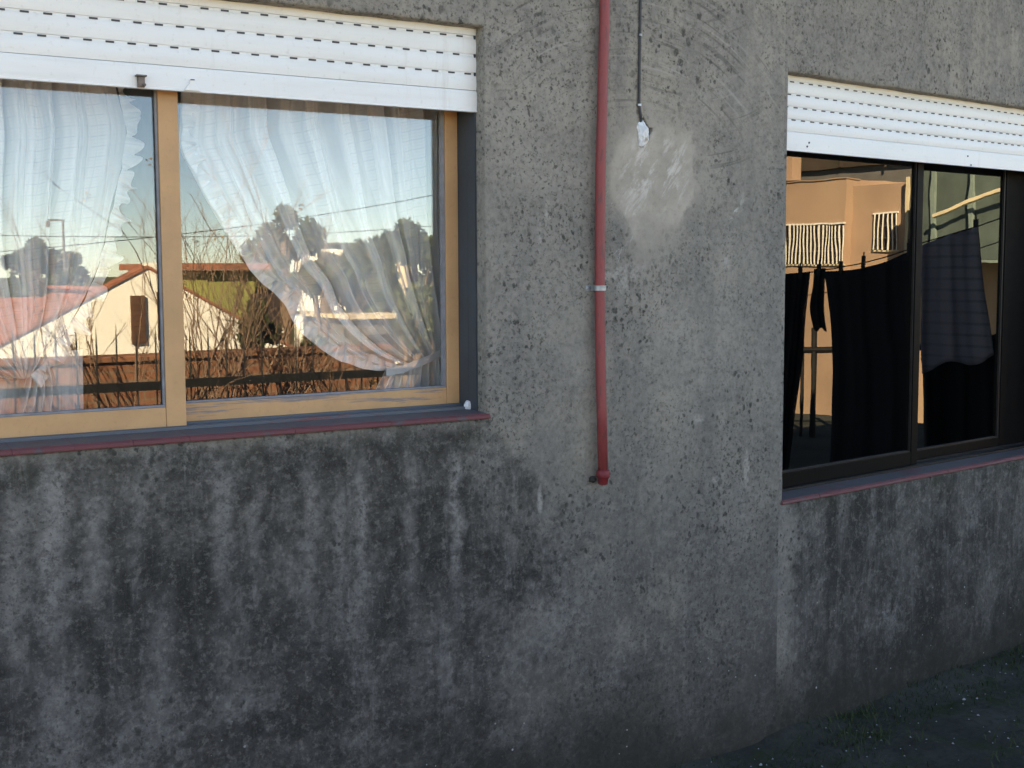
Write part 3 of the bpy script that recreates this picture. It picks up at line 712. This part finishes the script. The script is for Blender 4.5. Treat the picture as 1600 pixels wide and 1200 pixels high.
M['black_cloth'] = plain('black_cloth', (.010, .010, .012), .95, .2, 8, .5); M['navy_cloth'] = plain('dark_grey_cloth', (.016, .017, .020), .95, .2, 8, .5)
def towel_mat():
    g = G('striped_towel'); X, Y_, Z = g.xyz(); f = g.m('FRACT', g.mul(Z, 14)); c = g.mix(g.ss(g.m('ABSOLUTE', g.sub(f, .5)), .32, .44), (.25, .24, .265), (.185, .18, .20))
    c = g.mix(g.ss(g.noise(scale=3), .4, .65, 0, .5), c, (.22, .20, .24)); return g.fin(c, .95, g.bump(g.noise(scale=60), .4, .004), .1)
M['towel'] = towel_mat()
def brickmat():
    g = G('old_brick'); X, Y_, Z = g.xyz(); k = g.n('ShaderNodeTexBrick'); g.put(k.inputs['Vector'], g.vec(X, Z, 0.0)); k.inputs['Scale'].default_value = 1
    k.inputs['Brick Width'].default_value = .25; k.inputs['Row Height'].default_value = .075; k.inputs['Mortar Size'].default_value = .008
    k.inputs['Color1'].default_value = (.27, .125, .075, 1); k.inputs['Color2'].default_value = (.20, .09, .058, 1); k.inputs['Mortar'].default_value = (.20, .14, .10, 1)
    c = g.mix(g.ss(g.noise(scale=5, detail=7, rough=.7), .45, .7, 0, .6), k.outputs[0], (.12, .07, .04)); return g.fin(c, .9, g.bump(k.outputs[1], -.4, .01), .15)
M['brick'] = brickmat()

def branches(mb, p, d, L, r_, depth, rr, spread=.5, up_=.25, seg=4):
    n = 4; pts = [p]; q = p.copy(); dd = d.copy()
    for i in range(n):
        dd = (dd+Vector((rr.gauss(0, .10), rr.gauss(0, .10), rr.gauss(0, .06)+up_*.12))).normalized(); q = q+dd*L/n; pts.append(q.copy())
    mb.tube(pts, [r_*(1-.5*i/n) for i in range(n+1)], seg, 0, False)
    if depth == 0: return pts[-1:]
    out = []
    for k in range(rr.choice((2, 3, 3))):
        t = rr.uniform(.35, 1); i = min(n-1, int(t*n)); b = pts[i].lerp(pts[i+1], t*n-i)
        nd = (dd+Vector((rr.gauss(0, spread), rr.gauss(0, spread), rr.gauss(.15, spread*.6)))).normalized()
        out += branches(mb, b, nd, L*rr.uniform(.5, .8), r_*.55, depth-1, rr, spread, up_, 3)
    return out+pts[-1:]
def bare_shrub(base, h, label, seed, stems=7, lean=(0, 0), dry=10):
    rr = random.Random(seed); root = tag(empty('bare_shrub', base), label, 'shrub', 'bare shrubs in front of the brick wall')
    q = MB(); tips = []
    for k in range(stems):
        d = Vector((rr.gauss(lean[0], .38), rr.gauss(lean[1], .16), 1)).normalized()
        tips += branches(q, Vector((rr.uniform(-.15, .15), rr.uniform(-.06, .06), -.03)), d, h*rr.uniform(.46, .68), .0105, 3, rr, .42)
    q.build('branch', M['twig'], root, fix=False)
    q = MB()
    for t in rr.sample(tips, min(dry, len(tips))):
        for _ in range(4): leaf(q, t+Vector((rr.gauss(0, .02), rr.gauss(0, .02), rr.gauss(0, .02))), .016, rr)
    q.build('dry_leaf', tag(M['leaf_dry']), root, fix=False)['kind'] = 'stuff'
    return root
def leaf(q, p, s, rr):
    a = Vector((rr.gauss(0, 1), rr.gauss(0, 1), rr.gauss(0, 1))).normalized(); b = a.cross(Vector((rr.gauss(0, 1), rr.gauss(0, 1), rr.gauss(0, 1)))).normalized()
    q.quad(p-a*s, p+b*s*.5, p+a*s, p-b*s*.5)
def tree(name, base, h, cr, label, seed, mat='leaf_dark', n=2600, ls=.16, trunk=.22, ch=None, group=None, cat='tree'):
    rr = random.Random(seed); root = tag(empty(name, base), label, cat, group)
    ch = ch or cr*.75; c = Vector((0, 0, h-ch)); q = MB()
    q.tube([(0, 0, -.1), (rr.gauss(0, .06), rr.gauss(0, .06), h*.3), (rr.gauss(0, .1), 0, h-ch)], [trunk, trunk*.8, trunk*.5], 8)
    cl = []
    for k in range(16):
        d = Vector((rr.gauss(0, 1), rr.gauss(0, 1), rr.gauss(.1, .8))).normalized()*rr.uniform(.35, .95); pc = c+Vector((d.x*cr, d.y*cr, d.z*ch)); cl.append((pc, rr.uniform(.16, .36)*min(cr, ch*1.3)))
        q.tube([(0, 0, h*.35), tuple(Vector((0, 0, h*.35)).lerp(pc, .5)+Vector((0, 0, -.1))), tuple(pc)], [trunk*.4, trunk*.22, trunk*.06], 5)
    q.build('trunk', M['bark'], root, fix=False)
    q = MB()
    for k in range(n):
        pc, r_ = rr.choice(cl); v = Vector((rr.gauss(0, 1), rr.gauss(0, 1), rr.gauss(0, 1))).normalized()*r_*rr.uniform(.3, 1.1)**.5
        leaf(q, pc+v, ls*rr.uniform(.6, 1.3), rr)
    q.build('crown', M[mat], root, fix=False)
    return root

# iron railing and brick wall along the terrace edge
rail = tag(empty('iron_railing', (1, -5.6, 0)), 'black iron railing of pointed bars mirrored in the tan window', 'railing')
q = MB(); q.box(-2.5, 6.8, -.018, .018, .765, .825); q.build('rail', M['iron'], rail)
q = MB(); q.box(-2.5, 6.8, -.015, .015, .14, .17); q.build('rail', M['iron'], rail)
q = MB(); q.tube([(0, -.03, -.02), (0, -.03, 1.10), (0, -.03, 1.22)], [.006, .006, .001], 6); b0 = q.build('bar', M['iron'], rail); b0.location.x = -2.4
for i in range(1, 68):
    o = b0.copy(); COL.objects.link(o); o.parent = rail; o.location.x = -2.4+.136*i; o.location.z = rnd.uniform(-.02, .02)
q = MB(); q.box(-4.8, 5.1, -6.85, -6.6, -.05, .90); q.box(-4.8, 5.1, -6.88, -6.57, .9005, .945, 1)
tag(q.build('brick_wall', [M['brick'], M['brick']], bevel=.008), 'low sunlit brick wall behind the iron railing, mirrored in the tan window', 'wall')
for i, (u, h, ln, st) in enumerate(((60, 1.15, -.3, 4), (205, 2.0, -.15, 7), (305, 2.15, .0, 9), (355, 1.95, .1, 8), (440, 1.8, .1, 6), (520, 1.5, .15, 5), (600, 1.3, .1, 4))):
    p = across_left(u, 600, -6.1); bare_shrub((p.x, -6.1+.1*(i % 2), 0), h, ('low sprawling', 'leaning', 'tall many stemmed', 'dense twiggy', 'wide crowned', 'open branched', 'small')[i]+' bare shrub mirrored in the tan window', 31+i, st, (ln, 0))
def px_poly(pts, y): return [across_left(u, v, y) for u, v in pts]
# white gabled house
Y0 = -16
wh = tag(empty('gabled_house', (5.7, Y0, -3)), 'white gabled house in full sun mirrored in the tan window', 'house'); o_ = Vector((5.7, Y0, -3))
ap, le, re_ = across_left(228, 420, Y0), across_left(-190, 640, Y0), across_left(470, 552, Y0)
g_ = [Vector((le.x, Y0, -3)), Vector((re_.x, Y0, -3)), re_, ap, le]
q = MB(); q.prism([p-o_ for p in g_], (0, -.3, 0)); q.box(g_[0].x-o_.x, g_[1].x-o_.x, -5.6, -.301, 0, 2.6); q.build('wall', M['white'], wh)
q = MB()
for a, b in ((le, ap), (ap, re_)):
    d = (b-a).normalized(); n_ = Vector((-d.z, 0, d.x)); n_ = n_ if n_.z > 0 else -n_
    a2, b2 = (a-d*.25 if a is le else a), (b+d*.25 if b is re_ else b)
    q.prism([a2-n_*.40-o_+Vector((0, -.36, 0)), b2-n_*.40-o_+Vector((0, -.36, 0)), b2-n_*.34-o_+Vector((0, -.36, 0)), a2-n_*.34-o_+Vector((0, -.36, 0))], (0, -5.5, 0))
    cq = MB(); cq.prism([a2+n_*.004-o_+Vector((0, .03, 0)), b2+n_*.004-o_+Vector((0, .03, 0)), b2+n_*.045-o_+Vector((0, .03, 0)), a2+n_*.045-o_+Vector((0, .03, 0))], (0, -.36, 0)); cq.build('coping', M['rooftile'], wh)
q.build('roof', M['rooftile'], wh)
for (u0, v0, u1, v1) in ((202, 462, 226, 536), (243, 456, 263, 530)):
    a, b = across_left(u0, v0, Y0), across_left(u1, v1, Y0)
    q = MB(); q.box(a.x-o_.x, b.x-o_.x, .004, .05, b.z-o_.z, a.z-o_.z); f = q.build('shutter', M['shut_brown'], wh)
    q = MB()
    for k in range(9): zz = b.z-o_.z+(a.z-b.z)*(k+.3)/9; q.box(a.x-o_.x+.02, b.x-o_.x-.02, .0505, .058, zz, zz+(a.z-b.z)/20)
    q.build('louvre', M['shut_brown'], f)['kind'] = 'stuff'
a = across_left(238, 425, Y0-1); q = MB(); q.box(a.x-o_.x-.05, a.x-o_.x+.22, -1.4, -1, 4.3, 4.72); q.build('chimney', M['white'], wh)
# houses behind it
def block_house(name, label, x0, x1, y0, y1, z1, wall, roofh=None, roof='rooftile', along='x', wins=(), over=.25):
    c = Vector(((x0+x1)/2, y0, -3)); r = tag(empty(name, c), label, 'house'); q = MB(); q.box(x0-c.x, x1-c.x, y1-c.y, 0, 0, z1+3); q.build('wall', M[wall], r)
    q = MB(); zt = z1+3
    if roofh:
        if along == 'x': q.prism([(x0-c.x-over, over, zt-.05), (x0-c.x-over, (y1-y0)/2, zt+roofh), (x0-c.x-over, y1-y0-over, zt-.05)], (x1-x0+2*over, 0, 0))
        else: q.prism([(x0-c.x-over, over, zt-.05), (0, over, zt+roofh), (x1-c.x+over, over, zt-.05)], (0, y1-y0-2*over, 0))
    else: q.box(x0-c.x-over, x1-c.x+over, y1-c.y-over, over, zt+.003, zt+.14)
    q.build('roof', M[roof], r)
    for (xa, xb, za, zb) in wins:
        q = MB(); q.box(xa-c.x, xb-c.x, .003, .03, za+3, zb+3); w2 = q.build('window', M['darkgap'], r)
        q = MB(); q.box(xa-c.x-.08, xb-c.x+.08, .004, .06, za+2.92, za+2.998); q.build('ledge', M['white'], w2)
    return r
a, b = across_left(-260, 440, -24), across_left(95, 448, -24)
block_house('tiled_house', 'house with long red tiled roof mirrored left in the tan window', a.x, b.x, -20.5, -29, -1.0, 'cream', 2.05, wins=((3.2, 4.2, -2.2, -1.2),))
a, b = across_left(322, 421, -21), across_left(400, 500, -21)
block_house('green_house', 'small yellow green house with red roof edge mirrored behind the white gable', a.x, b.x, -21, -26, a.z-.02, 'green', None, wins=((a.x+.9, a.x+1.5, a.z-1.2, a.z-.5),))
a, b = across_left(526, 383, -60), across_left(560, 403, -60)
block_house('white_block', 'far white flat roofed block mirrored above the right curtain', a.x, b.x, -60, -66, a.z, 'white', None, 'grey', wins=((a.x+.3, a.x+.8, a.z-1, a.z-.4),))
a, b = across_left(632, 385, -60), across_left(649, 398, -60)
block_house('cream_block', 'far small cream block mirrored near the right stile', a.x, b.x, -60, -64, a.z, 'cream', None, 'grey', wins=((a.x+.15, a.x+.4, a.z-.5, a.z-.2),))
a, b = across_left(552, 487, -34), across_left(628, 490, -34)
block_house('low_shed', 'long low shed with pale roof edge mirrored through the right curtain', a.x, b.x, -34, -38, a.z-.25, 'grey', None, 'cream', wins=((a.x+.5, a.x+1.6, -1.4, -.5),))
a, b = across_left(655, 478, -42), across_left(760, 470, -42)
block_house('pink_house', 'far brick red house mirrored beside the right stile', a.x, b.x, -42, -47, a.z-.4, 'brick', .5, wins=((a.x+1, a.x+2, -1, 0),))
# trees
def t_at(name, u, vtop, y, wpx, label, seed, mat='leaf_dark', n=2600, ls=.17):
    p = across_left(u, vtop, y); sc_ = (p-Vector((0, 3.3, 1.6))).length/FPX; tree(name, (p.x, y, -3), p.z+3, wpx*sc_/2, label, seed, mat, n, ls, group='trees beyond the houses')
t_at('tree', 48, 380, -40, 75, 'round crowned tree mirrored at the left behind the red roof', 1)
t_at('tree', 108, 396, -40, 56, 'smaller tree beside the mast mirrored at the left', 2)
t_at('tree', -70, 402, -44, 90, 'leafy tree mirrored at the far left edge', 3)
t_at('tree', 445, 332, -38, 120, 'tall thin crowned tree mirrored behind the right curtain', 4, 'leaf_mid', 2200, .15)
t_at('tree', 505, 395, -36, 110, 'low broad tree mirrored below the white block', 5, 'leaf_mid', 4200, .19)
t_at('tree', 545, 404, -50, 110, 'dense round tree mirrored just under the white block', 11, 'leaf_dark', 4200, .24)
t_at('tree', 640, 455, -32, 120, 'low olive tree mirrored beside the low shed', 12, 'leaf_mid', 3600, .13)
t_at('tree', 650, 338, -45, 150, 'broad dark tree mirrored beside the right stile', 6)
t_at('tree', 585, 372, -52, 90, 'grey green tree mirrored between the two pale blocks', 7)
t_at('tree', 590, 420, -40, 130, 'bushy tree mirrored above the low shed', 8, 'leaf_mid')
t_at('tree', 420, 400, -28, 100, 'olive tree mirrored right of the green house', 9, 'leaf_mid', 3000, .12)
t_at('tree', 690, 440, -36, 120, 'dense low tree mirrored at the right stile', 10)
for i, (u, v, y, w_, lb) in enumerate(((420, 455, -8.3, 120, 'dark evergreen bush mirrored under the curtain frill'), (500, 478, -8.6, 150, 'rounded evergreen bush mirrored low behind the railing'), (600, 505, -8.2, 180, 'spreading evergreen bush mirrored at the lower right'), (345, 520, -8.4, 70, 'narrow evergreen bush mirrored beside the mullion'))):
    p = across_left(u, v, y); sc_ = 11.6/FPX; tree('evergreen_bush', (p.x, y, -3), p.z+3, w_*sc_/2, lb, 50+i, 'leaf_mid' if i else 'leaf_dark', 5200, .055, .05, ch=1.2, group='evergreen bushes below the terrace', cat='bush')
p = across_left(190, 430, -20); tree('evergreen_bush', (p.x, -25.5, -3), 4.6, 1.0, 'small dark tree peeking over the white gable', 77, 'leaf_dark', 1500, .1, .06, group='evergreen bushes below the terrace', cat='bush')
# mast and wires
b_, t_ = across_left(104, 470, -30), across_left(97, 343, -30)
ms = tag(empty('roof_mast', (b_.x, -30, -3)), 'thin aerial mast mirrored against the sky at the left', 'mast'); q = MB(); q.tube([(0, 0, 0), (t_.x-b_.x, 0, t_.z+3)], [.05, .03], 8); q.build('pole', M['grey'], ms)
q = MB(); q.box(t_.x-b_.x-.35, t_.x-b_.x+.05, -.02, .02, t_.z+2.95, t_.z+3.0); q.box(t_.x-b_.x-.40, t_.x-b_.x-.32, -.05, .05, t_.z+2.8, t_.z+2.95); q.build('aerial', M['grey'], ms)
for i, (pa, pb, y, lb) in enumerate((((-300, 410), (900, 255), -12, 'lower slack overhead wire mirrored in the tan window'), ((-300, 355), (900, 330), -14, 'upper straight overhead wire mirrored in the tan window'))):
    a, b = across_left(*pa, y), across_left(*pb, y); q = MB(); q.tube([a.lerp(b, k/20)-Vector((0, 0, .25*4*(k/20)*(1-k/20))) for k in range(21)], .0055, 5); tag(q.build('overhead_wire', M['iron']), lb, 'wire', 'overhead wires')

# ---- mirrored in the dark window: the orange building, its yard and the washing
GP = .135; CM = CAM-2*((CAM-TO).dot(TN)-GP)*TN
def plane_r(pA, pB):
    ax = (pB-pA); ax.z = 0; ax.normalize(); nn = Vector((-ax.y, ax.x, 0)); nn = nn if nn.dot(CM-pA) > 0 else -nn
    def at(u, v, off=0):
        d = ray(u, v); d = d-2*d.dot(TN)*TN; t = ((pA+nn*off)-CM).dot(nn)/d.dot(nn); return CM+d*t
    return at, nn
fac, fn_ = plane_r(across_right(1229, 400, 34), across_right(1440, 400, 31.5))
ob = fac(1330, 400); oroot = tag(empty('orange_building', (ob.x, ob.y, -3)), 'sunlit orange building with barred windows mirrored in the black framed window', 'building'); OB = oroot.location.copy()
def fbox(name, u0, v0, u1, v1, off, th, mat, parent, z0=None):
    a, b, c, d = fac(u0, v0, off), fac(u1, v0, off), fac(u1, v1, off), fac(u0, v1, off)
    za = (a.z+b.z)/2; zb = (c.z+d.z)/2
    if z0 is not None: zb = z0
    q = MB(); q.prism([Vector((a.x, a.y, za))-OB, Vector((b.x, b.y, za))-OB, Vector((b.x, b.y, zb))-OB, Vector((a.x, a.y, zb))-OB], -fn_*th); return q.build(name, mat, parent)
fbox('wall', 1120, 287, 1319, 600, 0, 8, M['orange'], oroot, -3)
fbox('wall', 1319.2, 280, 1700, 600, -.25, 8, M['orange'], oroot, -3)
fbox('tower', 1100, 225, 1236, 287, -.6, .35, M['orange'], oroot)
fbox('parapet_cap', 1120, 285.5, 1319, 287, .04, .6, M['orange'], oroot)
for (u0, v0, u1, v1, nb, off) in ((1190, 352, 1317, 413, 23, 0), (1362, 334, 1400, 391, 6, -.25)):
    w3 = fbox('window', u0, v0, u1, v1, off+.004, .003, M['darkgap'], oroot)
    fbox('frame', u0-.8, v0-2.5, u1+.8, v0-.2, off+.05, .045, M['whitebar'], w3); fbox('frame', u0-.8, v1+.2, u1+.8, v1+2.5, off+.05, .045, M['cream'], w3)
    for k in range(nb):
        u = u0+(u1-u0)*(k+.3)/(nb-.4)
        fbox('bar', u-.5, v0, u+.5, v1, off+.10, .03, M['whitebar'], w3)
    for k in (1, 2): vv = v0+(v1-v0)*k/3; fbox('crossbar', u0, vv-.5, u1, vv+.5, off+.06, .02, M['grey'], w3)
fbox('downpipe', 1413, 276, 1418, 520, -.02, .2, M['cream'], oroot); fbox('downpipe', 1421, 270, 1423.5, 520, -.05, .15, M['grey'], oroot)
fbox('pilaster', 1424, 262, 1436, 460, .0, .22, M['orange'], oroot)
cn = fbox('canopy_wall', 1441, 225, 1700, 405, 1.6, 1.5, M['teal'], oroot)
for u in (1462, 1521, 1590): fbox('post', u-3, 226, u+3, 404, 1.7, .09, M['teal_l'], oroot)
fbox('ledge', 1441, 405.5, 1700, 410, 1.8, 1.7, M['teal_l'], oroot)
a, b = fac(1462, 338, 1.95), fac(1600, 286, 1.95); q = MB(); q.tube([a-OB, a.lerp(b, .5)-OB+Vector((0, 0, .05)), b-OB], .05, 6); q.build('handrail', M['cream'], oroot)
bk = fac(1340, 300, -9); broot = tag(empty('dark_roofed_building', (bk.x, bk.y, -3)), 'dark brown roof rising behind the orange parapet, mirrored', 'building')
M['brownroof'] = plain('brown_roof', (.060, .045, .036), .9, .35, 1.2, .4, .2, 0, (.045, .05, .03), .8)
OBs = OB; OB = broot.location.copy(); wb = fbox('wall', 1160, 262, 1500, 420, -9, 4, M['grey'], broot, -3); fbox('roof', 1150, 205, 1510, 262, -8.8, 5, M['brownroof'], broot)
for k in range(5): u = 1170+70*k; fbox('roof_rib', u, 205.5, u+2.2, 261, -8.74, .05, M['brownroof'], broot)
OB = OBs
# washing line
lau, ln_ = plane_r(across_right(1229, 400, 9.4), across_right(1540, 400, 8.6))
lp = [(1150, 440), (1205, 431), (1258, 425), (1300, 419), (1350, 409), (1413, 390), (1450, 379), (1537, 353), (1600, 331), (1700, 300)]
P = [lau(u, v) for u, v in lp]; q = MB(); q.tube(P, .004, 6); tag(q.build('clothesline', M['iron']), 'washing line sagging across the yard, mirrored in the black framed window', 'clothesline')
P = [lau(u, v+36, -.3) for u, v in lp]; q = MB(); q.tube(P, .0035, 6); tag(q.build('clothesline', M['iron']), 'second lower washing line, mirrored behind the clothes', 'clothesline')
def cloth(name, label, L, Rr, mat, cat, seed, wav=.02, nf=3, off=0, top=None, hem=.0):
    rr = random.Random(seed); p1 = rr.uniform(0, 6); p2 = rr.uniform(0, 6); LL = resample(catmull(L, 6), 24); RR = resample(catmull(Rr, 6), 24); nu = 30; org = lau(*L[0]); vs_ = []
    for j in range(25):
        for i in range(nu+1):
            s = i/nu; t = j/24; u = LL[j][0]+(RR[j][0]-LL[j][0])*s; v = LL[j][1]+(RR[j][1]-LL[j][1])*s
            if top: v += top*math.sin(math.pi*s)*(1-t)**2
            v += hem*math.sin(9*s+p1)*t
            vs_.append(tuple(lau(u, v, off+wav*(.4+.6*t)*math.sin(nf*6.28*s+p1+1.2*t)+wav*.4*math.sin(nf*14*s+p2+2*t))-org))
    fs = [(j*(nu+1)+i, j*(nu+1)+i+1, (j+1)*(nu+1)+i+1, (j+1)*(nu+1)+i) for j in range(24) for i in range(nu)]
    me = bpy.data.meshes.new(name); me.from_pydata(vs_, [], fs); me.materials.append(mat)
    for p_ in me.polygons: p_.use_smooth = True
    o = bpy.data.objects.new(name, me); COL.objects.link(o); o.location = org
    sm = o.modifiers.new('thickness', 'SOLIDIFY'); sm.thickness = .004; tag(o, label, cat); return o
cloth('trousers', 'black trousers pegged on the line, mirrored beside the wall edge', [(1195, 432), (1190, 520), (1184, 735)], [(1257, 424), (1253, 480), (1246, 560), (1236, 640), (1224, 735)], M['black_cloth'], 'trousers', 1)
cloth('sock', 'single long black sock pegged on the line, mirrored between trousers and shirt', [(1263, 420), (1262, 450), (1258, 480), (1263, 515)], [(1282, 419), (1280, 450), (1279, 485), (1283, 515)], M['black_cloth'], 'sock', 2, .01, 1, 0, None, 3)
cloth('black_skirt', 'wide black skirt pegged on the line, largest dark cloth mirrored', [(1280, 424), (1285, 460), (1291, 520), (1293, 600), (1288, 735)], [(1414, 392), (1413, 470), (1417, 515), (1428, 560), (1434, 735)], M['navy_cloth'], 'skirt', 3, .015, 3, 0, 9)
cloth('towel', 'grey blue striped towel pegged on the line, mirrored in the right pane', [(1447, 384), (1447, 480), (1448, 578)], [(1537, 354), (1545, 440), (1556, 520), (1562, 560)], M['towel'], 'towel', 4, .02, 2, 0, -3, 6)
cloth('dark_shirt', 'dark shirt hanging low behind the striped towel, mirrored', [(1446, 560), (1450, 610), (1452, 735)], [(1570, 520), (1575, 600), (1578, 735)], M['navy_cloth'], 'shirt', 6, .03, 3, -.4)
for i, (u, v) in enumerate(((1243, 424), (1272, 420), (1306, 416), (1341, 408), (1412, 388), (1533, 351))):
    p = lau(u, v); q = MB(); q.box(-.006, .006, -.014, .014, -.05, .035); q.box(-.0065, .0065, -.003, .003, .0355, .06); o = q.build('clothespin', M['iron']); o.location = p
    tag(o, 'dark clothespin '+('holding the black trousers', 'holding the long sock', 'at the left end of the black skirt', 'in the middle of the black skirt', 'at the right end of the black skirt', 'holding the striped towel')[i]+', mirrored', 'clothespin', 'clothespins on the washing line')
# yard rail post
yp, yn = plane_r(across_right(1200, 500, 12.5), across_right(1600, 500, 12.0))
q = MB(); yr = tag(empty('yard_rail', yp(1265, 640)), 'black iron yard rail mirrored under the washing', 'railing'); yo = yr.location.copy(); yo.z = 0; yr.location.z = 0
for u, w_ in ((1265, .028), (1247, .016), (1330, .028), (1420, .028)):
    p = yp(u, 600)-yo; t = yp(u, 512)-yo; q = MB(); q.tube([(p.x, p.y, 0), (p.x, p.y, t.z)], w_, 8); q.build('post', M['iron'], yr)
a, b = yp(1180, 548)-yo, yp(1600, 540)-yo; q = MB(); q.tube([a, b], .03, 8); q.build('rail', M['iron'], yr)

# ------------------------------------------------------------------ moss, grass and grit on the near ground
def scatter(name, n, fn, mat, label, cat, seed):
    rr = random.Random(seed); q = MB()
    k = 0
    while k < n:
        x = rr.uniform(2.0, 6.2); yw = 0 if x < XC else (x-XC)*math.tan(BE); y = yw-abs(rr.gauss(0, .55))-.01
        if y < -1.9: continue
        k += 1; fn(q, Vector((x, y, gz(x, y))), rr)
    o = q.build(name, mat, fix=False); tag(o, label, cat, kind='stuff'); return o
def blade(q, p, rr):
    if noise.noise((p.x*1.6, p.y*2.2, 9)) < rr.uniform(-.25, .35): return
    a = rr.uniform(0, 6.28); h = rr.uniform(.008, .032); d = Vector((math.cos(a), math.sin(a), 0)); l = d*h*rr.uniform(.3, 1.6); s = Vector((-d.y, d.x, 0))*.0016
    q.v += [tuple(p-s), tuple(p+s), tuple(p+l*.5+s*.8+Vector((0, 0, h*.75))), tuple(p+l*.5-s*.8+Vector((0, 0, h*.75))), tuple(p+l+Vector((0, 0, h)))]
    n_ = len(q.v)-5; q.f += [(n_, n_+1, n_+2, n_+3), (n_+3, n_+2, n_+4)]; q.m += [0, 0]
M['grass'] = leafmat('moss_grass', (.024, .036, .012), (.058, .074, .024))
scatter('grass', 18000, blade, M['grass'], 'short dark grass and moss at the foot of the wall', 'grass', 5)
def pebble(q, p, rr):
    r_ = rr.uniform(.0015, .005)*(1 if rr.random() < .93 else 2.2); n_ = len(q.v)
    for d in ((1, 0, 0), (0, 1, 0), (-1, 0, 0), (0, -1, 0), (0, 0, 1)): q.v.append(tuple(p+Vector(d)*r_*rr.uniform(.6, 1.2)+Vector((0, 0, .002))))
    for i in range(4): q.f.append((n_+i, n_+(i+1) % 4, n_+4)); q.m.append(0)
scatter('grit', 420, pebble, plain('pale_grit', (.30, .31, .33), .9), 'scattered pale grit on the dark ground', 'grit', 8)
